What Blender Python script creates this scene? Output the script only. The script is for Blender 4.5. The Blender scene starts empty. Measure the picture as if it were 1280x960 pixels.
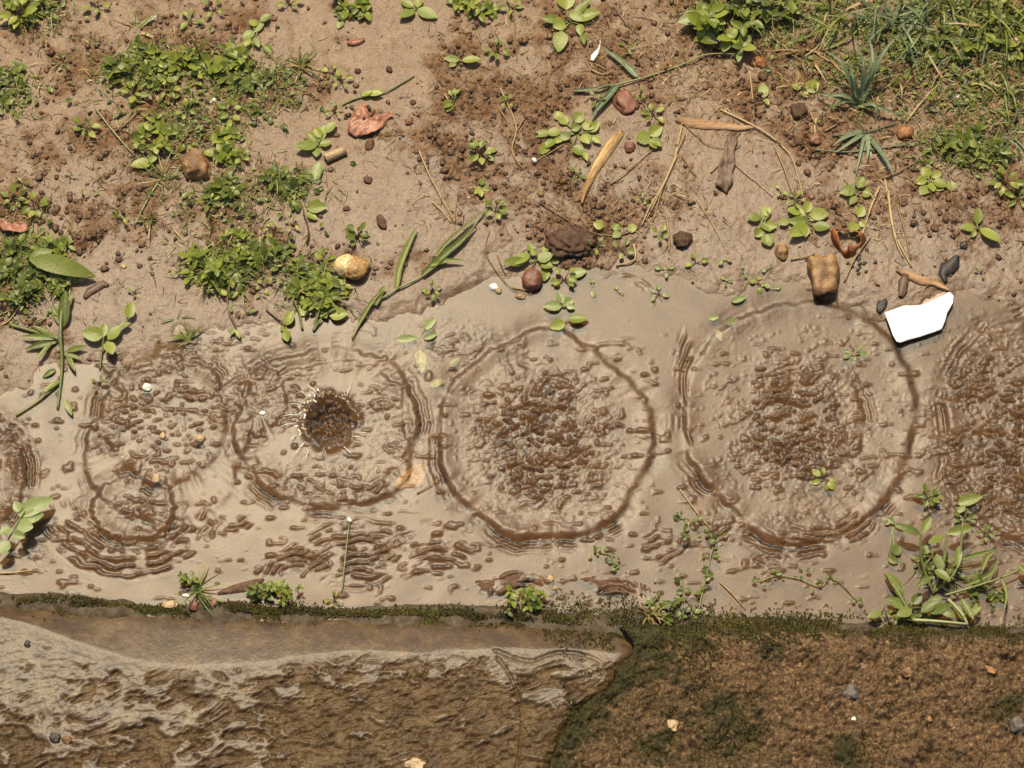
import bpy, math, random
import numpy as np
from mathutils import Vector, Matrix, noise as mnoise

S = bpy.context.scene
COL = S.collection
R = math.radians

# ------------------------------------------------------------------ camera
TILT, DIST, FW = R(24), 3.0, 1.0
CAM = Vector((0, -DIST*math.sin(TILT), DIST*math.cos(TILT)))
cd = bpy.data.cameras.new('camera'); cam = bpy.data.objects.new('camera', cd); COL.objects.link(cam)
cam.location = CAM; cam.rotation_euler = (TILT, 0, 0)
cd.sensor_width = 36; cd.lens = 36*DIST/FW; cd.clip_start = .05; cd.clip_end = 500
S.camera = cam
CR = cam.rotation_euler.to_matrix()

def at(px, py, z=0.0):
    d = CR @ Vector(((px-640)/1280*FW/DIST, -(py-480)/1280*FW/DIST, -1.0))
    t = (z-CAM.z)/d.z
    return Vector((CAM.x+d.x*t, CAM.y+d.y*t, z))
def sc(px, py):                       # metres per photo pixel along x
    return (at(px+1, py)-at(px, py)).x
def scy(px, py):
    return (at(px, py)-at(px, py+1)).y

# ------------------------------------------------------------------ light
SUN_EL, SUN_AZ = R(64), R(-14)
sd = Vector((math.sin(SUN_AZ)*math.cos(SUN_EL), math.cos(SUN_AZ)*math.cos(SUN_EL), math.sin(SUN_EL)))
sl = bpy.data.lights.new('sun', 'SUN'); sl.energy = 4.2; sl.angle = R(3.5); sl.color = (1, .868, .60)
so = bpy.data.objects.new('sun', sl); COL.objects.link(so); so.rotation_euler = sd.to_track_quat('Z', 'Y').to_euler(); so.location = sd*5
w = bpy.data.worlds.new('World'); S.world = w; w.use_nodes = True
sk = w.node_tree.nodes.new('ShaderNodeTexSky'); sk.sky_type = 'NISHITA'; sk.sun_disc = False
sk.sun_elevation = SUN_EL; sk.sun_rotation = SUN_AZ; sk.dust_density = 4; sk.air_density = 1.0; sk.ozone_density = .6
w.node_tree.links.new(sk.outputs[0], w.node_tree.nodes['Background'].inputs[0]); w.node_tree.nodes['Background'].inputs[1].default_value = .10
S.view_settings.view_transform = 'Standard'; S.view_settings.look = 'None'; S.view_settings.exposure = 0.40; S.view_settings.gamma = 1
S.render.engine = 'CYCLES'
S.cycles.max_bounces = 6; S.cycles.transparent_max_bounces = 8; S.cycles.caustics_reflective = False; S.cycles.caustics_refractive = False

# ------------------------------------------------------------------ numpy noise
_rng = np.random.RandomState(7)
_T = _rng.rand(16, 256, 256).astype(np.float32)
def vn(x, y, seed=0):
    t = _T[seed % 16]
    xi = np.floor(x).astype(np.int64); yi = np.floor(y).astype(np.int64)
    fx = (x-xi); fy = (y-yi)
    fx = fx*fx*fx*(fx*(fx*6-15)+10); fy = fy*fy*fy*(fy*(fy*6-15)+10)
    o = (seed*37) % 251
    x0 = (xi+o) & 255; x1 = (xi+1+o) & 255; y0 = yi & 255; y1 = (yi+1) & 255
    a = t[x0, y0]*(1-fx)+t[x1, y0]*fx
    b = t[x0, y1]*(1-fx)+t[x1, y1]*fx
    return (a*(1-fy)+b*fy)*2-1
def fbm(x, y, seed=0, o=4, g=.5):
    r = 0*x; a = 1.0; n = 0
    for k in range(o):
        c, s = math.cos(.7*k), math.sin(.7*k)
        r = r+a*vn((x*c-y*s)*2**k+13.7*k, (x*s+y*c)*2**k-5.1*k, seed+k); n += a; a *= g
    return r/n*1.5
def sst(e0, e1, x):
    t = np.clip((x-e0)/(e1-e0), 0, 1); return t*t*(3-2*t)  # works with e0 > e1 too
def cells(x, y, seed):                # rounded bumps: 1 at cell centres, 0 between
    xi = np.floor(x).astype(np.int64); yi = np.floor(y).astype(np.int64)
    d1 = np.full(x.shape, 9.0)
    for i in (-1, 0, 1):
        for j in (-1, 0, 1):
            cx = xi+i; cy = yi+j
            px = cx+_T[seed % 16][cx & 255, cy & 255]; py = cy+_T[(seed+1) % 16][cx & 255, cy & 255]
            rr = .35+.65*_T[(seed+2) % 16][cx & 255, cy & 255]
            d1 = np.minimum(d1, np.hypot(x-px, y-py)/rr)
    return np.sqrt(np.clip(1-d1*d1*1.3, 0, 1))

# ------------------------------------------------------------------ materials
def M(name):
    m = bpy.data.materials.new(name); m.use_nodes = True
    nt = m.node_tree
    return m, nt, nt.nodes, nt.links, nt.nodes['Principled BSDF']
def noise_node(nt, scale, detail=4, rough=.6, vec=None, dist=0):
    n = nt.nodes.new('ShaderNodeTexNoise'); n.inputs['Scale'].default_value = scale; n.inputs['Detail'].default_value = detail
    n.inputs['Roughness'].default_value = rough; n.inputs['Distortion'].default_value = dist
    if vec is not None: nt.links.new(vec, n.inputs['Vector'])
    return n.outputs['Fac']
def ramp(nt, fac, stops):
    r = nt.nodes.new('ShaderNodeValToRGB'); e = r.color_ramp.elements
    while len(e) < len(stops): e.new(.5)
    for k, (p, c) in enumerate(stops):
        e[k].position = p; e[k].color = (*c, 1) if len(c) == 3 else c
    nt.links.new(fac, r.inputs[0]); return r.outputs[0]
def mixc(nt, fac, a, b, mode='MIX'):
    n = nt.nodes.new('ShaderNodeMix'); n.data_type = 'RGBA'; n.blend_type = mode
    for sock, v in ((n.inputs[0], fac), (n.inputs[6], a), (n.inputs[7], b)):
        if isinstance(v, (int, float)): sock.default_value = v
        elif isinstance(v, tuple): sock.default_value = (*v, 1)
        else: nt.links.new(v, sock)
    return n.outputs[2]
def math_(nt, op, a, b=None, clamp=False):
    n = nt.nodes.new('ShaderNodeMath'); n.operation = op; n.use_clamp = clamp
    for k, v in enumerate((a, b)):
        if v is None: continue
        if isinstance(v, (int, float)): n.inputs[k].default_value = v
        else: nt.links.new(v, n.inputs[k])
    return n.outputs[0]
def attr(nt, name):
    n = nt.nodes.new('ShaderNodeAttribute'); n.attribute_name = name; return n.outputs['Fac']
def bump(nt, h, strength, dist, normal=None):
    n = nt.nodes.new('ShaderNodeBump'); n.inputs['Strength'].default_value = strength; n.inputs['Distance'].default_value = dist
    nt.links.new(h, n.inputs['Height'])
    if normal is not None: nt.links.new(normal, n.inputs['Normal'])
    return n.outputs[0]
def objco(nt):
    return nt.nodes.new('ShaderNodeTexCoord').outputs['Object']
def geoco(nt):
    return nt.nodes.new('ShaderNodeNewGeometry').outputs['Position']

def mat_mud():
    m, nt, N, L, P = M('wet_mud')
    c = geoco(nt); rough = attr(nt, 'crumb')
    silt = ramp(nt, noise_node(nt, 40, 6, .7, c), [(.3, (.115, .062, .027)), (.55, (.152, .090, .043)), (.75, (.190, .122, .063))])
    grain = noise_node(nt, 700, 2, .6, c)
    silt = mixc(nt, .8, silt, ramp(nt, grain, [(.3, (.42, .38, .35)), (.5, (1, 1, 1)), (.70, (1.6, 1.55, 1.45))]), 'MULTIPLY')
    earth = ramp(nt, noise_node(nt, 90, 6, .75, c), [(.3, (.058, .026, .011)), (.5, (.130, .066, .030)), (.7, (.195, .118, .060))])
    f = math_(nt, 'ADD', rough, math_(nt, 'MULTIPLY', math_(nt, 'SUBTRACT', noise_node(nt, 120, 4, .7, c), .5), .9), True)
    dampf = attr(nt, 'damp')
    silt = mixc(nt, dampf, silt, (.80, .78, .74), 'MULTIPLY') if False else mixc(nt, math_(nt, 'MULTIPLY', dampf, .9), silt, mixc(nt, 1.0, silt, (.66, .60, .54), 'MULTIPLY'))
    bed = ramp(nt, noise_node(nt, 30, 6, .7, c), [(.3, (.058, .031, .012)), (.5, (.098, .056, .024)), (.72, (.145, .090, .043))])
    bed = mixc(nt, .7, bed, ramp(nt, grain, [(.3, (.55, .52, .5)), (.5, (1, 1, 1)), (.72, (1.4, 1.36, 1.3))]), 'MULTIPLY')
    soilc = ramp(nt, noise_node(nt, 130, 6, .8, c), [(.3, (.018, .010, .004)), (.5, (.045, .028, .010)), (.7, (.095, .062, .026))])
    L.new(mixc(nt, attr(nt, 'soil'), mixc(nt, attr(nt, 'drowned'), mixc(nt, f, silt, earth), bed), soilc), P.inputs['Base Color'])
    sub = attr(nt, 'drowned')
    rg = math_(nt, 'ADD', .47, math_(nt, 'MULTIPLY', f, .16)); L.new(rg, P.inputs['Roughness'])
    L.new(math_(nt, 'MULTIPLY', math_(nt, 'SUBTRACT', math_(nt, 'ADD', .42, math_(nt, 'MULTIPLY', dampf, .26)), math_(nt, 'MULTIPLY', f, .3)), math_(nt, 'SUBTRACT', 1.0, sub)), P.inputs['Specular IOR Level'])
    b1 = bump(nt, grain, .5, .0010)
    L.new(bump(nt, noise_node(nt, 260, 4, .6, c), .22, .0010, b1), P.inputs['Normal'])
    return m
def mat_water():
    m, nt, N, L, P = M('murky_water'); N.remove(P)
    out = N['Material Output']; c = geoco(nt)
    grain = noise_node(nt, 600, 2, .6, c)
    b = bump(nt, grain, .16, .0006)
    tr = N.new('ShaderNodeBsdfTransparent'); tr.inputs[0].default_value = (.90, .80, .62, 1)
    df = N.new('ShaderNodeBsdfDiffuse')
    L.new(ramp(nt, noise_node(nt, 30, 5, .65, c), [(.3, (.08, .045, .020)), (.7, (.13, .08, .042))]), df.inputs[0]); L.new(b, df.inputs['Normal'])
    mx = N.new('ShaderNodeMixShader'); mx.inputs[0].default_value = .12; L.new(tr.outputs[0], mx.inputs[1]); L.new(df.outputs[0], mx.inputs[2])
    gl = N.new('ShaderNodeBsdfGlossy'); gl.inputs['Roughness'].default_value = .45; gl.inputs[0].default_value = (1, .98, .97, 1); L.new(b, gl.inputs['Normal'])
    fr = N.new('ShaderNodeFresnel'); fr.inputs[0].default_value = 1.425
    m2 = N.new('ShaderNodeMixShader'); L.new(fr.outputs[0], m2.inputs[0]); L.new(mx.outputs[0], m2.inputs[1]); L.new(gl.outputs[0], m2.inputs[2])
    g2 = N.new('ShaderNodeBsdfGlossy'); g2.inputs['Roughness'].default_value = .2; L.new(b, g2.inputs['Normal'])
    m3 = N.new('ShaderNodeMixShader'); m3.inputs[0].default_value = .03; L.new(gl.outputs[0], m3.inputs[1]); L.new(g2.outputs[0], m3.inputs[2])
    L.new(m3.outputs[0], m2.inputs[2])
    L.new(m2.outputs[0], out.inputs['Surface'])
    return m
def mat_kerb_smooth():
    m, nt, N, L, P = M('wet_worn_concrete')
    c = geoco(nt); rel = attr(nt, 'crumb')
    a = ramp(nt, noise_node(nt, 45, 8, .7, c), [(.3, (.030, .016, .006)), (.5, (.066, .038, .014)), (.72, (.128, .082, .036))])
    g = noise_node(nt, 600, 3, .6, c)
    a = mixc(nt, .8, a, ramp(nt, g, [(.3, (.5, .48, .45)), (.5, (1, 1, 1)), (.72, (1.5, 1.45, 1.4))]), 'MULTIPLY')
    L.new(a, P.inputs['Base Color']); P.inputs['Roughness'].default_value = .44; L.new(math_(nt, 'SUBTRACT', .50, math_(nt, 'MULTIPLY', rel, .34)), P.inputs['Specular IOR Level'])
    b = bump(nt, g, .3, .0008)
    L.new(bump(nt, noise_node(nt, 160, 5, .65, c), .4, .002, b), P.inputs['Normal'])
    return m
def mat_kerb_rough():
    m, nt, N, L, P = M('mossy_aggregate_concrete')
    c = geoco(nt); ag = attr(nt, 'crumb')
    a = ramp(nt, noise_node(nt, 210, 7, .82, c), [(.28, (.012, .006, .003)), (.44, (.060, .034, .015)), (.58, (.140, .086, .042)), (.72, (.42, .30, .17))])
    moss = ramp(nt, noise_node(nt, 16, 9, .78, c), [(.50, (0, 0, 0)), (.58, (1, 1, 1))])
    moss = math_(nt, 'ADD', math_(nt, 'MULTIPLY', moss, .45), ramp(nt, math_(nt, 'ADD', attr(nt, 'mossy'), math_(nt, 'MULTIPLY', math_(nt, 'SUBTRACT', noise_node(nt, 70, 8, .8, c), .5), 1.6)), [(.42, (0, 0, 0)), (.58, (.92, .92, .92))]), True)
    a = mixc(nt, moss, a, ramp(nt, noise_node(nt, 300, 4, .7, c), [(.3, (.009, .008, .002)), (.7, (.042, .036, .008))]))
    g = noise_node(nt, 500, 3, .6, c)
    a = mixc(nt, .85, a, ramp(nt, g, [(.3, (.35, .32, .3)), (.5, (1, 1, 1)), (.70, (2.0, 1.8, 1.6))]), 'MULTIPLY')
    L.new(a, P.inputs['Base Color']); P.inputs['Roughness'].default_value = .6; P.inputs['Specular IOR Level'].default_value = .2
    b = bump(nt, g, .5, .001)
    L.new(bump(nt, noise_node(nt, 180, 5, .7, c), .7, .003, b), P.inputs['Normal'])
    return m
def mat_leaf(name, c0, c1, c2, trans=.3, rough=.42):
    m, nt, N, L, P = M(name)
    v = attr(nt, 'var'); c = geoco(nt)
    f = math_(nt, 'ADD', v, math_(nt, 'MULTIPLY', math_(nt, 'SUBTRACT', noise_node(nt, 160, 4, .7, c), .5), .6), True)
    a = ramp(nt, f, [(0, c0), (.5, c1), (1, c2)])
    soil = ramp(nt, noise_node(nt, 210, 5, .75, c), [(.58, (0, 0, 0)), (.66, (1, 1, 1))])
    a = mixc(nt, math_(nt, 'MULTIPLY', soil, .55), a, (.17, .115, .055))
    L.new(a, P.inputs['Base Color']); P.inputs['Roughness'].default_value = rough; P.inputs['Specular IOR Level'].default_value = .45
    bb = bump(nt, noise_node(nt, 380, 3, .6, c), .35, .001); L.new(bb, P.inputs['Normal'])
    t = N.new('ShaderNodeBsdfTranslucent'); L.new(mixc(nt, 1.0, a, (1.3, 1.25, .6), 'MULTIPLY'), t.inputs[0])
    mx = N.new('ShaderNodeMixShader'); mx.inputs[0].default_value = trans
    L.new(P.outputs[0], mx.inputs[1]); L.new(t.outputs[0], mx.inputs[2]); L.new(mx.outputs[0], N['Material Output'].inputs['Surface'])
    return m
def mat_solid(name, stops, scale=120, rough=.55, spec=.4, bs=.5, bd=.002, stretch=None, fine=500, rotz=0):
    m, nt, N, L, P = M(name); c = objco(nt)
    if rotz:
        m0 = N.new('ShaderNodeMapping'); m0.inputs['Rotation'].default_value = (0, 0, rotz); L.new(c, m0.inputs[0]); c = m0.outputs[0]
    if stretch:
        mp = N.new('ShaderNodeMapping'); mp.inputs['Scale'].default_value = stretch; L.new(c, mp.inputs[0]); c = mp.outputs[0]
    v = attr(nt, 'var')
    f = noise_node(nt, scale, 6, .72, c)
    f = math_(nt, 'ADD', f, math_(nt, 'MULTIPLY', math_(nt, 'SUBTRACT', v, .5), .45), True)
    a = ramp(nt, f, stops)
    g = noise_node(nt, fine, 3, .6, c)
    a = mixc(nt, .7, a, ramp(nt, g, [(.3, (.65, .63, .6)), (.5, (1, 1, 1)), (.72, (1.3, 1.28, 1.25))]), 'MULTIPLY')
    L.new(a, P.inputs['Base Color']); P.inputs['Roughness'].default_value = rough; P.inputs['Specular IOR Level'].default_value = spec
    L.new(bump(nt, f, bs, bd), P.inputs['Normal'])
    return m

MAT = dict(
    mud=mat_mud(), water=mat_water(), kerb=mat_kerb_smooth(), kerb2=mat_kerb_rough(),
    leaf=mat_leaf('weed_leaf', (.080, .105, .010), (.170, .205, .020), (.29, .31, .045)),
    leafd=mat_leaf('dark_weed_leaf', (.048, .066, .008), (.105, .135, .015), (.19, .215, .032)),
    pale=mat_leaf('pale_weed_leaf', (.12, .17, .045), (.19, .245, .070), (.27, .32, .11), .3),
    grass=mat_leaf('grass_blade', (.055, .075, .010), (.125, .150, .022), (.22, .235, .055), .25),
    blue=mat_leaf('grey_green_blade', (.045, .068, .030), (.100, .140, .065), (.20, .24, .13), .2),
    dry=mat_leaf('dry_straw', (.11, .060, .022), (.24, .150, .060), (.42, .30, .14), .1, .5),
    stem=mat_leaf('green_stem', (.11, .125, .030), (.20, .215, .070), (.32, .32, .15), .15),
    stemr=mat_leaf('red_stem', (.07, .030, .012), (.13, .062, .024), (.17, .12, .04), .1),
    moss=mat_leaf('moss_tuft', (.030, .022, .006), (.085, .070, .014), (.17, .16, .028), .15, .7),
    crumb=mat_solid('mud_crumb', [(.28, (.032, .015, .006)), (.5, (.085, .042, .018)), (.75, (.16, .095, .048))], 150, .5, .4),
    clod=mat_solid('dark_clod', [(.3, (.040, .018, .008)), (.5, (.095, .046, .021)), (.75, (.17, .095, .052))], 150, .6, .35, .8, .003),
    brown=mat_solid('brown_stone', [(.3, (.055, .026, .010)), (.5, (.15, .075, .026)), (.72, (.34, .20, .075))], 90, .5, .45, .6, .003),
    red=mat_solid('red_brown_stone', [(.3, (.085, .030, .014)), (.5, (.17, .065, .034)), (.75, (.28, .13, .075))], 140, .45, .45),
    orange=mat_solid('orange_stone', [(.3, (.13, .05, .012)), (.5, (.26, .11, .026)), (.75, (.40, .22, .07))], 120, .5, .4),
    tan=mat_solid('tan_stone', [(.3, (.20, .125, .060)), (.5, (.34, .235, .12)), (.75, (.50, .38, .22))], 120, .5, .4),
    grey=mat_solid('grey_stone', [(.3, (.045, .036, .028)), (.6, (.10, .082, .064)), (.8, (.19, .16, .13))], 120, .5, .4),
    dark=mat_solid('dark_debris', [(.3, (.012, .009, .008)), (.6, (.032, .024, .019)), (.8, (.07, .05, .035))], 150, .5, .4),
    white=mat_solid('white_pebble', [(.3, (.62, .58, .48)), (.7, (.80, .78, .70))], 80, .5, .4),
    shell=mat_solid('cream_shell', [(.36, (.30, .17, .05)), (.5, (.52, .38, .18)), (.7, (.74, .62, .38))], 130, .4, .5),
    shellb=mat_solid('brown_shell', [(.36, (.15, .070, .018)), (.52, (.32, .18, .055)), (.72, (.55, .38, .16))], 260, .4, .5),
    redleaf=mat_solid('dead_red_leaf', [(.3, (.14, .042, .020)), (.5, (.27, .105, .055)), (.75, (.42, .215, .13))], 60, .45, .45),
    curl=mat_solid('rust_leaf', [(.3, (.16, .038, .010)), (.5, (.33, .105, .030)), (.75, (.48, .22, .09))], 60, .35, .5),
    bark=mat_solid('tan_bark', [(.3, (.17, .085, .035)), (.5, (.29, .165, .080)), (.75, (.40, .26, .15))], 90, .6, .3, .6, .002, (.25, 1, 1)),
    brleaf=mat_solid('brown_dead_leaf', [(.3, (.050, .026, .014)), (.5, (.10, .055, .030)), (.75, (.17, .105, .062))], 90, .5, .4),
    pink=mat_solid('pinkish_dead_leaf', [(.3, (.24, .155, .105)), (.5, (.33, .225, .165)), (.75, (.42, .31, .24))], 60, .5, .4),
    wood=mat_solid('split_wood', [(.34, (.14, .060, .018)), (.47, (.32, .18, .065)), (.6, (.50, .34, .15)), (.8, (.62, .47, .26))], 200, .55, .35, .7, .003, (.10, 1, 1), 900, -R(61)),
    paper=mat_solid('white_paper', [(.2, (.80, .80, .78)), (.8, (.86, .86, .85))], 30, .7, .2, .15, .001),
    foam=mat_solid('splash_foam', [(.3, (.60, .56, .49)), (.7, (.80, .77, .70))], 200, .25, .6),
)
def clear_mat():
    m, nt, N, L, P = M('clear_water_film')
    P.inputs['Base Color'].default_value = (.9, .88, .82, 1); P.inputs['Roughness'].default_value = .12; P.inputs['IOR'].default_value = 1.33
    P.inputs['Transmission Weight'].default_value = .85
    return m
MAT['bubble'] = clear_mat()

# ------------------------------------------------------------------ mesh helpers
class MB:
    def __init__(s): s.v = []; s.f = []; s.a = []
    def quadstrip(s, rows, var):
        n0 = len(s.v); k = len(rows[0])
        for r in rows:
            s.v += [tuple(p) for p in r]; s.a += [var]*k
        for i in range(len(rows)-1):
            for j in range(k-1):
                a = n0+i*k+j; s.f.append((a, a+1, a+k+1, a+k))
    def build(s, name, mat, parent=None, loc=None):
        if not s.v: return None
        off = Vector(loc) if loc is not None else (parent.location if parent else Vector((0, 0, 0)))
        me = bpy.data.meshes.new(name)
        me.from_pydata([(p[0]-off[0], p[1]-off[1], p[2]-off[2]) for p in s.v], [], s.f)
        me.polygons.foreach_set('use_smooth', [True]*len(s.f))
        at_ = me.attributes.new('var', 'FLOAT', 'POINT'); at_.data.foreach_set('value', s.a)
        me.materials.append(mat); me.update()
        o = bpy.data.objects.new(name, me); COL.objects.link(o)
        if parent: o.parent = parent
        else: o.location = off
        return o
def tag(o, label, cat, group=None):
    o['label'] = label; o['category'] = cat
    if group: o['group'] = group
    return o
def thing(name, label, cat, loc, group=None):
    o = bpy.data.objects.new(name, None); COL.objects.link(o); o.location = loc; o.empty_display_size = .01
    return tag(o, label, cat, group)

def leaf(mb, base, az, Ln, W, pitch=.3, bend=-.5, fold=.15, var=.5, n=6, tip=.75, roll=0.0, side=0.0):
    """ovate leaf from base outward"""
    d = Vector((math.cos(az), math.sin(az), 0)); sdv = Vector((-d.y, d.x, 0))
    p = Vector(base); ang = pitch; rows = []; step = Ln/n
    for i in range(n+1):
        t = i/n
        wd = W*.5*(math.sin(math.pi*min(1, t**tip*.97+.015)))**.75
        dirv = d*math.cos(ang)+Vector((0, 0, math.sin(ang))); up = Vector((0, 0, math.cos(ang)))-d*math.sin(ang)
        s2 = sdv*math.cos(roll)+up*math.sin(roll)
        c = p+sdv*(side*Ln*t*t)
        f2 = up*(fold*wd)
        rows.append((c-s2*wd+f2, c-s2*wd*.5+f2*.35, c, c+s2*wd*.5+f2*.35, c+s2*wd+f2))
        p = p+dirv*step; ang += bend/n
    mb.quadstrip(rows, var)
    return p
def blade(mb, base, az, Ln, W, pitch=.7, bend=-.8, var=.5, n=7, curl=0.0):
    p = Vector(base); ang = pitch; a = az; rows = []
    for i in range(n+1):
        t = i/n
        wd = W*.5*(1-t**2.2)*(.65+.35*min(1, t*4))+.00008
        d = Vector((math.cos(a), math.sin(a), 0)); sdv = Vector((-d.y, d.x, 0))
        dirv = d*math.cos(ang)+Vector((0, 0, math.sin(ang))); up = Vector((0, 0, math.cos(ang)))-d*math.sin(ang)
        rows.append((p-sdv*wd+up*wd*.35, p, p+sdv*wd+up*wd*.35))
        p = p+dirv*(Ln/n); ang += bend/n; a += curl/n
        if p.z < .0004+base[2]*.5 and ang < 0: ang = 0
    mb.quadstrip(rows, var)
def tube(mb, pts, r0, r1=None, var=.5, sides=5):
    if r1 is None: r1 = r0
    n = len(pts); n0 = len(mb.v); pts = [Vector(p) for p in pts]
    for i, p in enumerate(pts):
        d = (pts[min(i+1, n-1)]-pts[max(i-1, 0)])
        if d.length < 1e-9: d = Vector((0, 0, 1))
        d.normalize(); u = d.orthogonal().normalized(); v = d.cross(u); r = r0+(r1-r0)*i/max(1, n-1)
        for k in range(sides):
            a = 2*math.pi*k/sides; mb.v.append(tuple(p+u*(r*math.cos(a))+v*(r*math.sin(a)))); mb.a.append(var)
    for i in range(n-1):
        for k in range(sides):
            a = n0+i*sides+k; b = n0+i*sides+(k+1) % sides
            mb.f.append((a, b, b+sides, a+sides))
    mb.f.append(tuple(n0+k for k in range(sides))[::-1]); mb.f.append(tuple(n0+(n-1)*sides+k for k in range(sides)))
def spline(pts, k=6):
    out = []; pts = [Vector(p) for p in pts]; n = len(pts)
    for i in range(n-1):
        p0 = pts[max(i-1, 0)]; p1 = pts[i]; p2 = pts[i+1]; p3 = pts[min(i+2, n-1)]
        for j in range(k):
            t = j/k
            out.append(.5*((2*p1)+(p2-p0)*t+(2*p0-5*p1+4*p2-p3)*t*t+(3*p1-p0-3*p2+p3)*t**3))
    out.append(pts[-1]); return out
def ico(sub):
    import bmesh
    bm = bmesh.new(); bmesh.ops.create_icosphere(bm, subdivisions=sub, radius=1)
    v = [tuple(x.co) for x in bm.verts]; f = [tuple(y.index for y in x.verts) for x in bm.faces]; bm.free(); return v, f
ICO = {k: ico(k) for k in (1, 2, 3, 4)}
def stone(mb, c, size, rot=0, seed=0, amp=.22, freq=1.2, sub=3, flat=0.0, var=.5, box=0.0, fine=.09):
    v, f = ICO[sub]; n0 = len(mb.v); cs, sn = math.cos(rot), math.sin(rot)
    for p in v:
        q = Vector(p)
        if box:
            m = max(abs(q.x), abs(q.y), abs(q.z)); q = q.lerp(q/m*.82, box)
        k = 1+amp*mnoise.noise(Vector(p)*freq+Vector((seed*3.1, seed*1.7, 0)))*1.6+fine*mnoise.noise(Vector(p)*5+Vector((seed, 0, 9)))
        q = q*k; x, y, z = q.x*size[0], q.y*size[1], q.z*size[2]
        if flat and z < -flat*size[2]: z = -flat*size[2]
        mb.v.append((c[0]+x*cs-y*sn, c[1]+x*sn+y*cs, c[2]+z)); mb.a.append(var)
    mb.f += [tuple(i+n0 for i in t) for t in f]

def gridmesh(name, X, Y, Z, mat, attrs=None):
    ny, nx = X.shape
    me = bpy.data.meshes.new(name); nv = nx*ny
    me.vertices.add(nv); me.vertices.foreach_set('co', np.stack([X, Y, Z], -1).astype(np.float32).ravel())
    i = np.arange(nv).reshape(ny, nx); q = np.stack([i[:-1, :-1], i[:-1, 1:], i[1:, 1:], i[1:, :-1]], -1).reshape(-1, 4)
    nf = len(q); me.loops.add(nf*4); me.loops.foreach_set('vertex_index', q.ravel().astype(np.int32))
    me.polygons.add(nf); me.polygons.foreach_set('loop_start', np.arange(0, nf*4, 4, dtype=np.int32)); me.polygons.foreach_set('loop_total', np.full(nf, 4, np.int32))
    me.polygons.foreach_set('use_smooth', np.ones(nf, bool))
    for k, a in (attrs or {}).items():
        t = me.attributes.new(k, 'FLOAT', 'POINT'); t.data.foreach_set('value', a.astype(np.float32).ravel())
    me.update(calc_edges=True); me.validate(); me.materials.append(mat)
    o = bpy.data.objects.new(name, me); COL.objects.link(o); return o
def stretch(a, b, step, far):
    core = list(np.arange(a, b, step)); lo = []; hi = []; s = step; x = a
    while x > -far: s *= 1.35; x -= s; lo.append(x)
    s = step; x = core[-1]
    while x < far: s *= 1.35; x += s; hi.append(x)
    return np.array(lo[::-1]+core+hi)

# ------------------------------------------------------------------ ground
def poly(pts, z=0):
    p = [at(a, b, z) for a, b in pts]; xs = np.array([q.x for q in p]); ys = np.array([q.y for q in p]); return xs, ys
SHX, SHY = poly([(-60, 500), (0, 480), (130, 440), (300, 425), (450, 395), (560, 370), (700, 352), (850, 345), (1000, 372), (1100, 395), (1180, 372), (1290, 392), (1350, 400)])
KEX, KEY = poly([(-80, 755), (0, 757), (300, 765), (640, 773), (760, 784), (1000, 786), (1280, 794), (1360, 797)])
def kedge(x): return np.interp(x, KEX, KEY)
WATER = -.0010
ROUGH = [(60, 80, 130), (70, 180, 120), (60, 290, 110), (240, 120, 110), (170, 250, 80), (300, 250, 60), (310, 320, 60), (400, 350, 45), (590, 80, 60), (640, 180, 75),
         (690, 60, 80), (700, 260, 75), (780, 60, 75), (560, 190, 50), (570, 130, 50), (770, 290, 50), (830, 250, 45), (900, 30, 100), (1000, 110, 90), (1080, 160, 100), (1200, 90, 130), (1180, 200, 90),
         (1260, 260, 60), (1090, 260, 50), (480, 170, 35), (350, 110, 60), (1020, 270, 50), (860, 90, 60), (1190, 270, 45)]
SMOOTH = [(470, 80, 60), (450, 230, 60), (380, 170, 45), (200, 340, 60), (880, 235, 45), (940, 210, 55), (960, 300, 70), (1150, 300, 40), (490, 270, 50), (100, 220, 25), (350, 250, 35), (620, 330, 60), (180, 400, 60), (860, 300, 40), (130, 120, 25), (380, 30, 40), (110, 390, 40)]
def blobs(X, Y, L):
    r = np.zeros_like(X)
    for (px, py, rad) in L:
        c = at(px, py); s = sc(px, py)
        r = np.maximum(r, np.exp(-(((X-c.x)/(rad*s))**2+((Y-c.y)/(rad*s*1.05))**2)**2*.7))
    return r
def crumbmask(X, Y):
    n = fbm(X*22, Y*22, 3, 4, .6)
    m = blobs(X, Y, ROUGH)*.62-blobs(X, Y, SMOOTH)*.55+n*.75+.55*fbm(X*80, Y*80, 10, 4, .65)-.25
    wet = sst(-.03, .03, Y-np.interp(X, SHX, SHY))
    return sst(-.32, 1.05, m)*wet
def ground(X, Y, fine=True):
    sh = Y-np.interp(X, SHX, SHY)+fbm(X*11, Y*11, 5, 5, .6)*.030
    base = sst(-.05, .035, sh)
    z = -.0085*(1-base)+.0012*base+.0018*fbm(X*9, Y*9, 1, 3)*(.35+.65*base)
    c = crumbmask(X, Y)
    z = z+.0008*fbm(X*55, Y*55, 2, 3)
    if fine:
        z = z+c*(.0018*cells(X*130, Y*130, 4)+.0012*cells(X*260+3, Y*260, 8)+.0036*fbm(X*45, Y*45, 9, 4, .6)-.001)
        z = z+(1-c)*.00025*fbm(X*300, Y*300, 6, 2)
    return z, c
xs = stretch(-.63, .63, .0012, 40); ys = stretch(-.30, .53, .0012, 40)
GX, GY = np.meshgrid(xs, ys)
GZ, GC = ground(GX, GY)
CRC = at(413, 527)
_dk = GY-kedge(GX); _rw = .012+.005*fbm(GX*16, GX*0+2, 4, 3)+.008*np.exp(-((GX-at(770, 760).x)/.06)**2)
_rg = np.exp(-(np.clip(_dk, 0, 1)/_rw)**4)*(_dk > -.05)
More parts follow.
